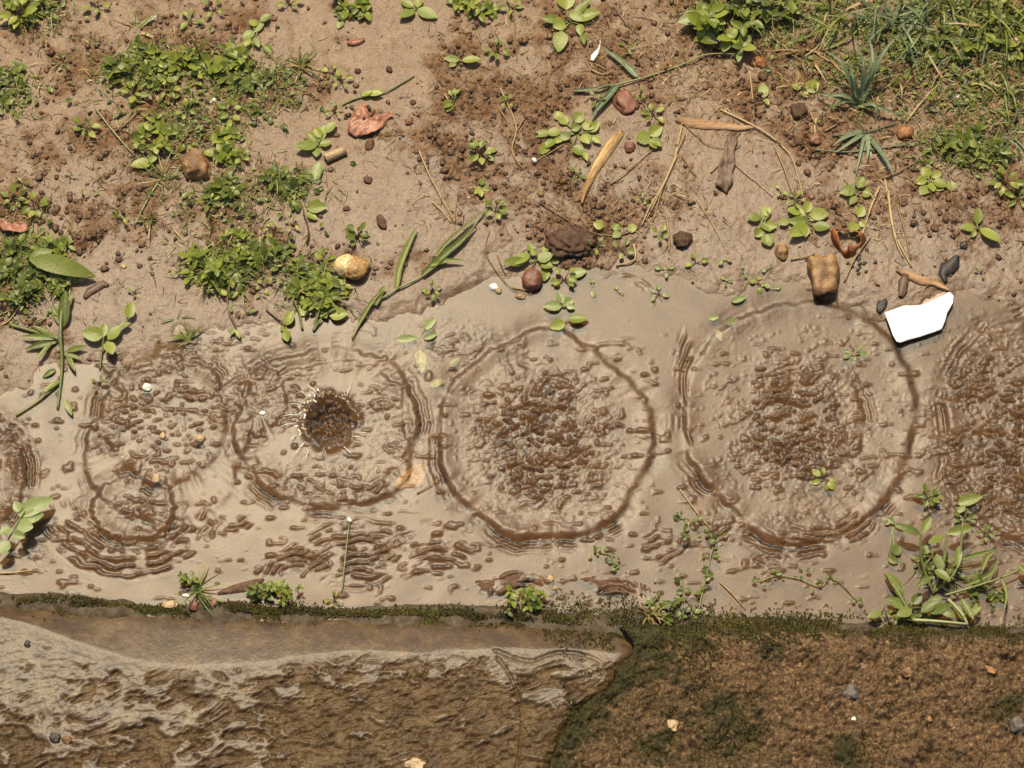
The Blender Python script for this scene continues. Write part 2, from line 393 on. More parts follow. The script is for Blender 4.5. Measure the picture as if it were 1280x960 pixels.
GZ = GZ+_rg*(.0105+.004*fbm(GX*40, GY*40, 7, 3)); GC = np.maximum(GC, sst(.15, .6, _rg)*(_dk > -.2))
GZ = GZ-.006*np.exp(-(((GX-CRC.x)**2+(GY-CRC.y)**2)/.026**2)**2)
g = gridmesh('mud_ground', GX, GY, GZ, MAT['mud'], {'crumb': GC, 'soil': sst(.1, .5, _rg)*(_dk > -.2), 'damp': sst(.30, -.02, GY-np.interp(GX, SHX, SHY)+.05*fbm(GX*12, GY*12, 8, 4)), 'drowned': sst(.0006, -.0010, GZ-WATER)*sst(.05, .0, GY-np.interp(GX, SHX, SHY))}); g['kind'] = 'structure'
_i0 = int(np.searchsorted(xs, -.63+1e-6)); 
def gz(x, y):
    i = min(max(np.searchsorted(xs, x)-1, 0), len(xs)-2); j = min(max(np.searchsorted(ys, y)-1, 0), len(ys)-2)
    return float(GZ[j:j+2, i:i+2].mean())
def gcr(x, y):
    i = min(max(np.searchsorted(xs, x)-1, 0), len(xs)-2); j = min(max(np.searchsorted(ys, y)-1, 0), len(ys)-2)
    return float(GC[j, i])
def inkerb(x, y): return y < float(kedge(x))
def surf(x, y):
    return max(gz(x, y), WATER)
def on(px, py, dz=0.0, under=False):
    p = at(px, py); p.z = (gz(p.x, p.y) if under else surf(p.x, p.y))+dz; return p

# ------------------------------------------------------------------ puddle water
wx = stretch(-.63, .63, .0011, 1.3); yw0 = float(KEY.min())-.03; wy = np.arange(yw0, .20, .0011)
WX, WY = np.meshgrid(wx, wy)
def ripples(X, Y):
    H = np.zeros_like(X)
    def loc(px, py):
        c = at(px, py); return (X-c.x)/sc(px, py), (Y-c.y)/scy(px, py), sc(px, py)
    def ang_noise(th, seed, f=3.0):
        return vn(np.cos(th)*f+50+seed*3.3, np.sin(th)*f+20+seed*7.7, seed)
    def ring(cx, cy, rx, ry, amp, wd=3.2, lo=.25, bottom=.6, train=.5, seed=1, lam=8.0, wob=.075):
        nonlocal H
        u, v, s = loc(cx, cy); th = np.arctan2(v/ry, u/rx); rho = np.hypot(u/rx, v/ry)
        rm = .5*(rx+ry); lo = lo*.7; wd = wd*.85; t = (rho-1)*rm+rm*wob*ang_noise(th, seed, 1.9)+2.6*ang_noise(th, seed+5, 10)+.9*vn(u/3.5, v/3.5, seed+3)
        m = np.clip(.5+.65*ang_noise(th, seed+2, 4)+.4*ang_noise(th, seed+9, 14), 0, 1)
        m = lo+(1-lo)*m
        m = m*(1-bottom*.5*(1+np.sin(th)))
        near = np.abs(t) < 60
        h = np.where(near, np.tanh(-t/wd)*np.exp(-(t/min(15, rm*.3))**2), 0)
        if train:
            h = h+np.where(near, train*np.cos(2*np.pi*t/lam)*np.exp(-((t-lam*1.1)/(lam*1.1))**2)*np.clip(m*2.2-1.1, 0, 1), 0)
        H += amp*s*h*m
    def chaos(cx, cy, rx, ry, amp, seed=1, thr=.12, core=0.0, polar=.3):
        nonlocal H
        u, v, s = loc(cx, cy); d = np.hypot(u/rx, v/ry); k = d < 1.9
        env = np.exp(-(d**4))
        if core: env = env*(1-core*np.exp(-(d*2.2)**2))
        ww = fbm(u/26, v/26, seed+4, 3)*13
        n1 = vn((u+ww)/12+seed*11, (v+ww*.8)/4.6+seed*5, seed)+.7*vn((u-ww)/6, v/3.4+seed, seed+1)
        th = np.arctan2(v+ww*.6, u-ww*.5); r = np.hypot(u-ww*.5, v+ww*.6)
        n2 = vn(np.cos(th)*r.clip(10)/14+seed*9, np.sin(th)*3+r/5.6, seed+2)+.4*vn(u/5, v/4, seed+3)
        n = (n1*(1-polar)+n2*polar)*.85+.30*vn(u/2.8, v/2.4, seed+6)+.25*fbm(u/30, v/30, seed+7, 2)
        H += np.where(k, .70*amp*s*np.clip(n-thr-.05, 0, 1)*env+  .075*amp*s*vn(u/3.0, v/2.6, seed+8)*env*sst(-.25, .45, fbm(u/20, v/20, seed+9, 3)+.25-.3*d), 0)
    def arcs(cx, cy, r0, r1, a0, a1, lam, amp, seed=1, sy=1.0, brk=.1):
        nonlocal H
        u, v, s = loc(cx, cy); v = v/sy; r = np.hypot(u, v); th = np.degrees(np.arctan2(v, u))
        mid = .5*(a0+a1); dth = (th-mid+180) % 360-180; hw = .5*(a1-a0)
        env = np.clip(1-(np.abs(dth)/hw)**4, 0, 1)*np.clip(1-(np.abs(r-.5*(r0+r1))/(.5*(r1-r0)))**4, 0, 1)
        lam = lam*.9; n = np.clip(.36+1.1*vn(u/15+seed*7, v/8+seed*3, seed)+.6*vn(u/7, v/5, seed+2)-brk*.6, 0, 1)
        rr = r+3.2*vn(u/20, v/16, seed+3)+1.2*vn(u/7, v/7, seed+5)
        c = np.clip(np.cos(2*np.pi*(rr-r0)/lam), -.35, 1)
        H += amp*s*c*env*n
    # drip rings along the eave line
    ring(410, 533, 116, 104, 2.3, 3.6, .3, .45, .45, 2)
    ring(410, 533, 100, 84, .9, 2.6, .0, .2, .0, 4)
    ring(680, 545, 132, 128, 2.6, 3.8, .35, .55, .55, 3)
    ring(1000, 525, 143, 150, 2.5, 4.0, .3, .5, .6, 5, 9)
    ring(168, 634, 50, 40, 2.6, 3.0, .75, .65, .3, 6)
    ring(208, 525, 78, 80, 1.7, 3.4, .1, .1, .5, 7)
    ring(210, 545, 100, 110, 1.1, 3.2, .05, .3, .3, 8)
    ring(-35, 600, 62, 75, 2.2, 4, .3, .1, .6, 9)
    ring(1300, 540, 122, 140, 2.0, 4.0, .25, .2, .6, 10)
    ring(1060, 555, 17, 15, 1.0, 2.6, .4, .0, .0, 11)
    ring(690, 492, 24, 20, 1.2, 3, .4, .1, .3, 12)
    ring(695, 625, 12, 10, .8, 2.4, .4, 0, .0, 13)
    arcs(770, 400, 48, 66, 20, 110, 12, .7, 14, 1.0, .1)
    ring(318, 500, 40, 42, 1.1, 3, .1, .2, .2, 15)
    ring(640, 500, 48, 44, .9, 3, .1, .1, .3, 1)
    ring(1020, 520, 60, 62, 1.0, 3, .0, .2, .6, 2)
    ring(1030, 640, 30, 22, 1.4, 3, .1, .8, .7, 3)
    ring(46, 692, 10, 8, .8, 2.2, .5, 0, 0, 5)
    # crater of the newest drop
    u, v, s = loc(413, 527); r = np.hypot(u, v); thc = np.arctan2(v, u)
    rr = 30+3*ang_noise(thc, 4, 2)
    H += s*((3.4*vn(u/5, v/5, 3)+2.2*vn(u/2.6, v/2.6, 6))*np.exp(-(r/rr)**6)-8*np.exp(-(r/(rr*.80))**4)+1.6*np.exp(-((r-rr-3)/5)**2)*(1+.7*ang_noise(thc, 7, 5)))
    # broken wavelets inside the rings
    chaos(205, 520, 76, 68, 3.8, 1, .20, 0, .15)
    chaos(168, 632, 26, 18, 3.4, 2, .05)
    chaos(680, 548, 78, 74, 7.4, 3, -.02, 0, .25)
    chaos(690, 560, 120, 105, 2.0, 4, .40, 0, .3)
    chaos(990, 530, 60, 70, 7.6, 5, -.02, 0, .2)
    chaos(1000, 530, 125, 128, 3.0, 6, .38, 0, .3)
    chaos(1262, 545, 88, 100, 8.0, 7, -.05, 0, .2)
    chaos(1240, 640, 80, 60, 2.6, 8, .25, 0, .2)
    chaos(340, 490, 55, 45, 2.4, 9, .18, 0, .2)
    chaos(470, 540, 50, 65, 2.2, 10, .25, 0, .2)
    chaos(410, 600, 80, 30, 2.0, 11, .2, 0, .3)
    chaos(20, 580, 22, 60, 2.6, 13, .15)
    chaos(560, 440, 80, 40, 1.2, 14, .25, 0, .1)
    chaos(1230, 440, 60, 45, 1.8, 15, .2, 0, .1)
    chaos(220, 420, 110, 40, 1.5, 4, .25, 0, .0)
    # wave trains thrown back from the kerb
    arcs(165, 600, 70, 130, 195, 345, 12, 2.4, 2, .95, .15)
    arcs(450, 760, 45, 130, 60, 150, 11, 2.0, 3, .9, .25)
    arcs(450, 640, 30, 110, 250, 330, 11, 2.0, 4, .9, .25)
    arcs(545, 745, 30, 110, 50, 130, 13, 2.2, 5, .9, .25)
    arcs(370, 720, 10, 55, 20, 180, 11, 2.4, 6, .7, .1)
    arcs(290, 640, 8, 42, 200, 340, 9, 2.2, 7, .7, .1)
    arcs(650, 760, 20, 60, 20, 160, 14, 2.6, 8, .8, .0)
    arcs(770, 760, 15, 48, 20, 160, 12, 2.6, 9, .8, .0)
    arcs(965, 700, 5, 30, 0, 360, 10, 2.2, 10, .4, .1)
    arcs(1020, 620, 45, 95, 220, 335, 11, 2.3, 11, .75, .1)
    arcs(870, 480, 5, 30, 90, 270, 8, 1.5, 12, 3.0, .2)
    arcs(800, 640, 30, 80, 270, 330, 12, 2.0, 13, .9, .2)
    arcs(430, 560, 55, 80, 215, 325, 9, 1.6, 14, .9, .2)
    arcs(880, 640, 10, 60, 230, 330, 10, 1.8, 1, .8, .2)
    # sparse marks everywhere on the lower pool
    px = X/sc(640, 600); py = Y/scy(640, 600)
    band = sst(-.30, -.22, Y)*(1-sst(.02, .08, Y))
    n = vn(px/15+3, py/6.5, 9)+.6*vn(px/7, py/4+9, 11)
    H += .00078*1.7*np.clip(n-.62, 0, 1)*band
    H += .00022*fbm(px/50, py/50, 3, 2)*band
    return H*1.45
WZ = WATER+ripples(WX, WY)
wo = gridmesh('puddle_water', WX, WY, WZ, MAT['water']); wo['kind'] = 'structure'

# ------------------------------------------------------------------ kerb
KTOP = .020
jx = [(775, 772), (795, 800), (765, 850), (715, 900), (690, 945), (668, 1000), (640, 1100)]
jp = [at(a, b, KTOP) for a, b in jx]; JY = np.array([p.y for p in jp])[::-1]; JX = np.array([p.x for p in jp])[::-1]
def joint(y): return np.interp(y, JY, JX)+.004*vn(y*60, y*0+3, 2)
dd = np.concatenate([[0, .0004, .001, .002, .0034, .005], np.arange(.0065, .21, .0012), np.linspace(.215, .36, 12)])
def kerbmesh(name, left):
    if left: us = -1.5+np.concatenate([np.linspace(0, .84, 30)[:-1], np.arange(.84, 1.0, .0012)*0+0]) if False else None
    core = np.arange(0, .66 if left else .60, .0012)
    far = np.linspace(core[-1]+.01, 1.6, 40)
    off = np.concatenate([core, far])
    D, O = np.meshgrid(dd, off, indexing='ij')
    x0 = np.where(left, 0, 0)+0*O
    Xg = 0*O; Yg = 0*O
    ye = kedge(0.1)-D
    for _ in range(3):
        xj = joint(ye)
        Xg = xj-.0004-O if left else xj+.0004+O
        ye = kedge(Xg)-D
    Yg = ye
    edgewob = .0025*fbm(Xg*30, 0*Xg, 4, 3)
    Yg = Yg+edgewob*np.exp(-(D/.02)**2)
    if left:
        r = .034+.026*np.exp(-((Xg-at(250, 800).x)/.16)**2)+.004*fbm(Xg*12, 0*Xg+2, 6, 2)
        r = r*(.45+.55*sst(at(-40, 760).x, at(210, 760).x, Xg))
    else:
        r = .013+.004*fbm(Xg*16, 0*Xg, 6, 2)
    t = np.clip(1-D/r, 0, 1)
    zb = -.014; top = KTOP if left else KTOP+.003
    z = (top-(top-zb)*(.60*t**1.12+.40*t**9)) if left else zb+(top-zb)*(1-t**2.4)**.6
    # worn end at the joint
    e = np.clip(1-O/.012, 0, 1); z = z-.005*e**2.5
    inner = sst(0, .015, D-r*.85)
    if left:
        warp = .01*fbm(Xg*20, Yg*20, 9, 2)
        a = fbm((Xg+warp)*48, (Yg+warp)*120, 1, 6, .66)
        rid = 1-np.abs(fbm((Xg+warp)*40, (Yg-warp)*90, 7, 4, .6))
        low = fbm(Xg*9, Yg*14, 12, 2)
        smooth = np.exp(-(((Xg-at(20, 830).x)/.09)**2+((Yg-at(20, 820).y)/.035)**2))
        bias = -.48+6.5*(D-.035)+.35*low+.45*fbm(Xg*22, Yg*40, 13, 4)-1.1*smooth
        bias = bias+.5*sst(at(330, 880).x, at(520, 880).x, Xg)*sst(.03, .09, D)
        k = inner*sst(0, .02, D-r*.97)
        Pf = sst(-.12, .20, a*1.35+.25*(rid-.6)-np.clip(bias, -1.5, .75))
        z = z+k*(.0021*Pf+.0013*a*(1-.8*smooth)+.0004*fbm(Xg*120, Yg*260, 10, 3)+(1-Pf)*(.0019*fbm(Xg*150, Yg*260, 3, 4, .6)))
        k = k*(1-Pf)
        z = z+inner*.00022*fbm(Xg*260, Yg*300, 5, 3)
        # hairline crack and a lipped scale
        for pts, wd, dp in (([(622, 822), (640, 850), (652, 890), (650, 930), (640, 990)], .0011, .003), ([(618, 812), (660, 826), (700, 815), (740, 822), (765, 838)],   .0016, .0016), ([(455, 880), (490, 840), (560, 815), (600, 830)], .003, .0008)):
            q = spline([at(a_, b_, KTOP) for a_, b_ in pts], 8)
            dm = np.full(Xg.shape, 1.0)
            for p, p2 in zip(q[:-1], q[1:]):
                ax, ay = p2.x-p.x, p2.y-p.y; l2 = ax*ax+ay*ay
                tt = np.clip(((Xg-p.x)*ax+(Yg-p.y)*ay)/l2, 0, 1)
                dm = np.minimum(dm, np.hypot(Xg-p.x-tt*ax, Yg-p.y-tt*ay))
            z = z-dp*np.exp(-(dm/wd)**2)
        mat = MAT['kerb']; at_ = k
    else:
        z = z+inner*(.0026*cells(Xg*95, Yg*95, 3)+.0018*cells(Xg*190, Yg*190, 6)+.0075*fbm(Xg*40, Yg*40, 2, 6, .68))
        mat = MAT['kerb2']; at_ = inner
        md = np.exp(-(O/.055)**2)*.68+np.exp(-(D/.022)**2)*.66
        for (mx_, my_, mr_) in ((905, 905, 75), (830, 835, 50), (820, 935, 45), (1060, 945, 55), (1255, 885, 40), (960, 812, 40)):
            mc = at(mx_, my_, KTOP); mr = mr_*sc(mx_, my_); md = np.maximum(md, .62*np.exp(-((Xg-mc.x)**2+(Yg-mc.y)**2)/mr**2))
    z[0, :] = -.03
    o = gridmesh(name, Xg, Yg, z, mat, {'crumb': at_, 'mossy': md if not left else 0*D})
    if not left: o.data.flip_normals()
    from mathutils.bvhtree import BVHTree
    return o, (Xg, Yg, z)
k1, K1 = kerbmesh('kerb_stone', True)
tag(k1, 'wet worn concrete kerb stone with grey sheen and hairline crack', 'kerb', 'kerb stones along the puddle')
k2, K2 = kerbmesh('kerb_stone', False)
tag(k2, 'dark grainy mossy concrete kerb stone beside the cracked smooth one', 'kerb', 'kerb stones along the puddle')
# make sure both faces point up
for k in (k1, k2):
    zs = np.array([p.normal.z for p in list(k.data.polygons)[5000:5200]])
    if zs.mean() < 0: k.data.flip_normals()
from mathutils.bvhtree import BVHTree
BV = [BVHTree.FromPolygons([tuple(v.co) for v in k.data.vertices], [tuple(p.vertices) for p in k.data.polygons]) for k in (k1, k2)]
def kz(x, y):
    best = None
    for b in BV:
        h = b.ray_cast(Vector((x, y, 1)), Vector((0, 0, -1)))
        if h[0] is not None and (best is None or h[0].z > best): best = h[0].z
    return best if best is not None else surf(x, y)
def onk(px, py, dz=0.0):
    p = at(px, py, KTOP-.002)
    z = kz(p.x, p.y); p = at(px, py, z); p.z = kz(p.x, p.y)+dz; return p

# ------------------------------------------------------------------ stuff: crumbs and moss
rnd = random.Random(11)
def crumbs():
    mb = MB(); n = 0; tries = 0
    while n < 11500 and tries < 200000:
        tries += 1
        x = rnd.uniform(-.60, .60); y = rnd.uniform(-.05, .50)
        c = gcr(x, y)
        if rnd.random() > c**1.1*.9+.03: continue
        z = gz(x, y)
        if z < WATER-.0005: continue
        r = .0007+.0027*rnd.random()**4.4
        stone(mb, (x, y, z+r*.05), (r*rnd.uniform(.8, 1.4), r*rnd.uniform(.8, 1.2), r*rnd.uniform(.5, .9)), rnd.random()*6, rnd.random()*50, .5, 1.3, 1, 0, rnd.random())
        n += 1
    o = mb.build('mud_crumbs', MAT['crumb']); o['kind'] = 'stuff'
crumbs()
def moss():
    mb = MB()
    def tuft(x, y, z, h, v):
        for k in range(4):
            a = rnd.random()*6.28; l = h*rnd.uniform(.6, 1.3); dx = math.cos(a); dy = math.sin(a); wv = h*.22
            t = rnd.uniform(.3, .9)
            b = Vector((x, y, z-.0005)); tip = b+Vector((dx*l*t, dy*l*t, l*math.sqrt(max(.1, 1-t*t))))
            s_ = Vector((-dy, dx, 0))*wv; m = (b+tip)*.5+Vector((0, 0, l*.12))
            n0 = len(mb.v); mb.v += [tuple(b-s_*.6), tuple(b+s_*.6), tuple(m+s_), tuple(m-s_), tuple(tip)]; mb.a += [v*.5, v*.5, v, v, min(1, v+.2)]
            mb.f += [(n0, n0+1, n0+2, n0+3), (n0+3, n0+2, n0+4)]
    # belt along the foot of the kerb
    N = 24000
    for i in range(N):
        x = rnd.uniform(-.72, .72); e = float(kedge(x))
        wdt = .010+.007*float(vn(np.array(x*14.), np.array(1.), 3))
        if x > at(680, 770).x and x < at(900, 770).x: wdt *= 1.7
        if x < at(30, 750).x: wdt *= .7
        y = e+rnd.gauss(.003, .55)*wdt
        if float(fbm(np.array(x*40.), np.array(y*60.), 5, 3)) < -.5+.4*rnd.random(): continue
        z = max(kz(x, y), WATER) if y < e+.002 else surf(x, y)
        tuft(x, y, z, rnd.uniform(.0014, .0034), min(1, max(0, rnd.gauss(.32, .22)+.25*float(vn(np.array(x*25.), np.array(y*25.), 6)))))
    # cushions on the rough stone and in the joint
    for (px, py, rx, ry, n) in [(776, 778, 16, 12, 700), (735, 765, 50, 20, 1100), (790, 800, 34, 44, 1500), (760, 850, 34, 38, 1500), (860, 800, 90, 22, 1200), (1100, 800, 200, 14, 1400), (720, 890, 18, 22, 450), (690, 925, 14, 20, 400), (905, 905, 70, 60, 1900), (830, 835, 60, 36, 900), (880, 805, 60, 18, 500), (960, 800, 120, 12, 700), (1180, 792, 140, 10, 800), (820, 930, 50, 40, 600), (1060, 940, 60, 25, 300), (1150, 870, 40, 30, 200), (1255, 880, 30, 40, 300)]:
        for i in range(n):
            a = px+rnd.gauss(0, .6)*rx; b = py+rnd.gauss(0, .6)*ry
            if b > 985: continue
            p = at(a, b, KTOP)
            if float(fbm(np.array(p.x*45.), np.array(p.y*45.), 8, 4, .65)) < .02+.25*rnd.random(): continue
            if p.y > float(kedge(p.x))+.01: continue
            z = kz(p.x, p.y)
            tuft(p.x, p.y, z, rnd.uniform(.0012, .0028), min(1, max(0, rnd.gauss(.22, .2))))
    o = mb.build('moss', MAT['moss']); o['kind'] = 'stuff'
moss()
def scatter(name, mat, areas, kind, seed):
    mb = MB(); r_ = random.Random(seed)
    for (px, py, rx, ry, n) in areas:
        for i in range(n):
            a = px+r_.gauss(0, .55)*rx; b = py+r_.gauss(0, .55)*ry
            p = on(a, b); s_ = .00078
            if p.z <= WATER+.0004 or inkerb(p.x, p.y): continue
            az = r_.random()*6.283; L = (r_.uniform(8, 24) if kind == 'grass' else r_.uniform(4, 15))*s_
            if kind == 'grass':
                rows = []; pit = r_.uniform(.1, 1.2); q = p.copy(); wd = r_.uniform(.5, 1.1)*s_; cu = r_.uniform(-.8, .8)
                for k in range(4):
                    d = Vector((math.cos(az), math.sin(az), 0)); sv = Vector((-d.y, d.x, 0))*wd*(1-k/3.2); rows.append((q-sv, q+sv)); q = q+(d*math.cos(pit)+Vector((0, 0, math.sin(pit))))*(L/3); pit -= .4; az += cu/3
                mb.quadstrip(rows, r_.random())
            elif kind == 'leaf':
                leaf(mb, p+Vector((0, 0, r_.random()*.004)), az, L*.8, L*.5, r_.uniform(0, .7), -.5, .2, r_.random(), 3, .85, r_.uniform(-.4, .4))
            else:
                d = Vector((math.cos(az), math.sin(az), 0))*L*.5; h = Vector((0, 0, r_.uniform(.0006, .002)))
                tube(mb, [p-d+h*.6, p+h+Vector((r_.gauss(0, .0006), r_.gauss(0, .0006), 0)), p+d+h*.5], r_.uniform(.2, .55)*s_, r_.uniform(.15, .4)*s_, r_.random(), 4)
    o = mb.build(name, MAT[mat]); o['kind'] = 'stuff'
PATCH = [(215, 90, 95, 40, 420), (240, 160, 80, 50, 330), (330, 110, 70, 45, 260), (30, 330, 50, 60, 380), (290, 330, 70, 40, 320), (395, 360, 45, 40, 180), (280, 250, 90, 30, 200), (360, 235, 50, 25, 120), (40, 20, 50, 25, 120), (20, 120, 30, 30, 90)]
RIGHT = [(1200, 40, 130, 60, 1500), (1060, 40, 90, 50, 700), (940, 20, 70, 35, 420), (1230, 130, 70, 60, 480), (1210, 190, 70, 28, 320), (1090, 110, 80, 50, 240)]
scatter('fine_grass_cover', 'grass', PATCH+RIGHT, 'grass', 21)
scatter('tiny_leaf_cover', 'leafd', [(a, b, c, d, int(n*.35)) for a, b, c, d, n in PATCH+RIGHT], 'leaf', 22)
scatter('dead_grass_litter', 'dry', [(a, b, c*1.1, d*1.1, int(n*.5)) for a, b, c, d, n in PATCH+RIGHT]+[(820, 270, 70, 50, 90), (1110, 260, 60, 60, 90), (990, 130, 70, 60, 160), (860, 100, 60, 70, 120), (560, 260, 40, 30, 50), (760, 50, 90, 50, 120)], 'grass', 23)
scatter('straw_litter', 'dry', [(a, b, r_, r_, int(r_*.7)) for a, b, r_ in ROUGH], 'twig', 25)
scatter('plant_litter', 'stemr', [(a, b, r_, r_, int(r_*1.0)) for a, b, r_ in ROUGH], 'twig', 24)

# ------------------------------------------------------------------ plants
GW = 'weed seedlings rooted in the mud'
def rosette(px, py, r, n, label, mat='leaf', name='weed_seedling', cat='weed', group=GW, hgt=1.0, leaflen=.62, wide=.66, az0=None, var=(.25, .95), layers=1, under=False, spread=6.283):
    rr = random.Random(int(px*131+py*17)); p = on(px, py, 0, under); s = sc(px, py); rad = r*s
    t = thing(name, label, cat, p, group)
    lm = MB(); sm = MB(); a0 = rr.random()*6.28 if az0 is None else R(az0)
    for k in range(n):
        lay = (k % layers)/max(1, layers)
        az = a0+spread*k/n+rr.uniform(-.45, .45)
        L = rad*leaflen*rr.uniform(.68, 1.18)*(1-.25*lay); st = rad*(1-leaflen)*rr.uniform(.7, 1.25)*(1-.5*lay)
        z0 = (.0012+.004*rr.random()+.006*lay)*hgt
        e = p+Vector((math.cos(az)*st, math.sin(az)*st, z0+st*.30*hgt))
        tube(sm, spline([p+Vector((0, 0, -.001)), p+(e-p)*.5+Vector((0, 0, .0015*hgt)), e], 3), .0007, .0005, rr.random(), 4)
        leaf(lm, e, az+rr.uniform(-.3, .3), L, L*wide*rr.uniform(.8, 1.15), rr.uniform(.05, .6)*hgt, rr.uniform(-.9, -.1), rr.uniform(.05, .35), rr.uniform(*var), 6, rr.uniform(.7, .95), rr.uniform(-.35, .35), rr.uniform(-.1, .1))
    lm.build('leaves', MAT[mat], t); sm.build('stem', MAT['stemr' if rr.random() < .5 else 'stem'], t)
    return t
def leaves(label, px, py, L, mat='leaf', name='weed_seedling', cat='weed', group=GW, stems=(), pitch=.25, under=False, smat='stem', lift=.0015, sr=.0008):
    """L: (x0,y0,x1,y1,width_px) base to tip in photo pixels"""
    rr = random.Random(int(px*77+py*13)); p = on(px, py, 0, under); t = thing(name, label, cat, p, group)
    lm = MB(); sm = MB()
    for (x0, y0, x1, y1, wd) in L:
        a = on(x0, y0, lift+rr.random()*.003, under); b = on(x1, y1, 0, under); s = sc(x0, y0); d = b-a
        leaf(lm, a, math.atan2(d.y, d.x), math.hypot(d.x, d.y)*1.06, wd*s, rr.uniform(.3, 1.2)*pitch, -rr.uniform(.5, 1.8)*pitch, rr.uniform(.05, .3), rr.uniform(.35, .95), 7, .8, rr.uniform(-.25, .25))
        q = a.lerp(p, .0)
        if not stems and (a-p).length > .003: tube(sm, [p, p.lerp(a, .5)+Vector((0, 0, .001)), a], sr, sr*.7, rr.random(), 4)
    for st in stems:
        pts = [on(x, y, .0015+(q[0] if q else 0), under) for (x, y, *q) in st]
        tube(sm, spline(pts, 5), sr*1.3, sr*.8, rr.random(), 5)
    lm.build('leaves', MAT[mat], t); sm.build('stem', MAT[smat], t)
    return t
def grass(px, py, r, n, label, mat='grass', name='grass_tuft', cat='grass', group='grass tufts in the mud', wpx=3.0, pitch=(.3, 1.2), dry=0, base=5, az=None, under=False, bend=(-1.3, -.3)):
    rr = random.Random(int(px*51+py*29)); p = on(px, py, 0, under); s = sc(px, py); t = thing(name, label, cat, p, group)
    g_ = MB(); d_ = MB()
    for k in range(n):
        a = rr.random()*6.283 if az is None else R(rr.uniform(*az))
        L = r*s*rr.uniform(.55, 1.2); b = p+Vector((rr.gauss(0, 1)*base*s*.5, rr.gauss(0, 1)*base*s*.5, -.001))
        blade(d_ if rr.random() < dry else g_, b, a, L, wpx*s*rr.uniform(.6, 1.3), rr.uniform(*pitch), rr.uniform(*bend), rr.random(), 7, rr.uniform(-.7, .7))
    g_.build('blades', MAT[mat], t); d_.build('dry_blades', MAT['dry'], t)
    return t
def clump(px, py, rx, ry, n, label, mat='leafd', name='leafy_weed', cat='weed', lp=15, group='leafy weed clumps on the bank', blades=0, hgt=14, bl=34, red=.2):
    """creeping weed: several short stems carrying small leaves"""
    rr = random.Random(int(px*91+py*7)); p = on(px, py); s = sc(px, py); t = thing(name, label, cat, p, group)
    lm = MB(); sm = MB(); gm = MB()
    lp = lp*.80
    for k in range(int(n*1.5)):
        a = rr.random()*6.283; q = math.sqrt(rr.random())
        b = on(px+math.cos(a)*q*rx*1.1, py+math.sin(a)*q*ry*1.15)
        top = b+Vector((rr.gauss(0, 5)*s, rr.gauss(0, 5)*s, rr.uniform(.3, 1)*hgt*s*(1.1-.6*q)))
        tube(sm, [b-Vector((0, 0, .001)), b.lerp(top, .6)+Vector((0, 0, .001)), top], .0007, .0004, rr.random(), 4)
        m = rr.randint(3, 5); az0 = rr.random()*6.28
        for j in range(m):
            az = az0+6.283*j/m+rr.uniform(-.4, .4); L = lp*s*rr.uniform(.5, 1.3)
            c = b.lerp(top, rr.uniform(.5, 1))
            leaf(lm, c, az, L, L*rr.uniform(.45, .72), rr.uniform(-.1, .8), rr.uniform(-1.0, -.1), rr.uniform(.05, .35), min(1, max(0, rr.gauss(.5, .28))), 5, .85, rr.uniform(-.5, .5))
    for k in range(blades):
        a = rr.random()*6.283; q = math.sqrt(rr.random()); b = on(px+math.cos(a)*q*rx, py+math.sin(a)*q*ry, -.001)
        blade(gm, b, rr.random()*6.283, bl*s*rr.uniform(.6, 1.2), 2.6*s*rr.uniform(.6, 1.2), rr.uniform(.3, 1.2), rr.uniform(-1.2, -.3), rr.random(), 6, rr.uniform(-.6, .6))
    lm.build('leaves', MAT[mat], t); sm.build('stem', MAT['stemr' if rr.random() < red else 'stem'], t); gm.build('blades', MAT['grass'], t)
    return t

# --- upper left bank
rosette(28, 24, 30, 11, 'bright leafy weed in the top corner above the bare reddish mud', layers=2, hgt=1.5)
clump(40, 6, 36, 14, 7, 'dark shaggy weed clump behind the bright corner weed', blades=10)
rosette(121, 10, 17, 5, 'small faded weed on the top edge right of the corner weed')
grass(171, 36, 38, 11, 'low sprawling yellowish grass stalks beside a pale grain above the big weed patch', az=(-40, 220), pitch=(.05, .5), dry=.4, wpx=3.4)
rosette(238, 28, 18, 4, 'four leaved seedling above the big green weed patch')
rosette(268, 13, 17, 4, 'seedling with two raised leaves at the top edge over the weed patch')
rosette(362, 6, 17, 4, 'bright seedling half cut by the top edge')
leaves('slanting seedling with a ladder of bright leaves above the weed patch', 318, 45, [(318, 42, 304, 50, 13), (318, 42, 330, 26, 12), (318, 50, 324, 62, 9), (330, 58, 340, 68, 10), (314, 52, 303, 62, 11), (322, 34, 312, 30, 10), (326, 30, 338, 22, 10)], stems=[[(336, 66), (320, 48), (334, 22)]])
rosette(80, 80, 16, 5, 'sparse thin weed lying on the reddish bare mud', mat='leafd', leaflen=.5)
clump(12, 112, 14, 24, 7, 'dark narrow weed clump at the picture edge on the reddish mud', blades=8)
rosette(108, 163, 19, 6, 'flat seedling with pale tipped leaves alone on the reddish mud', az0=-60)
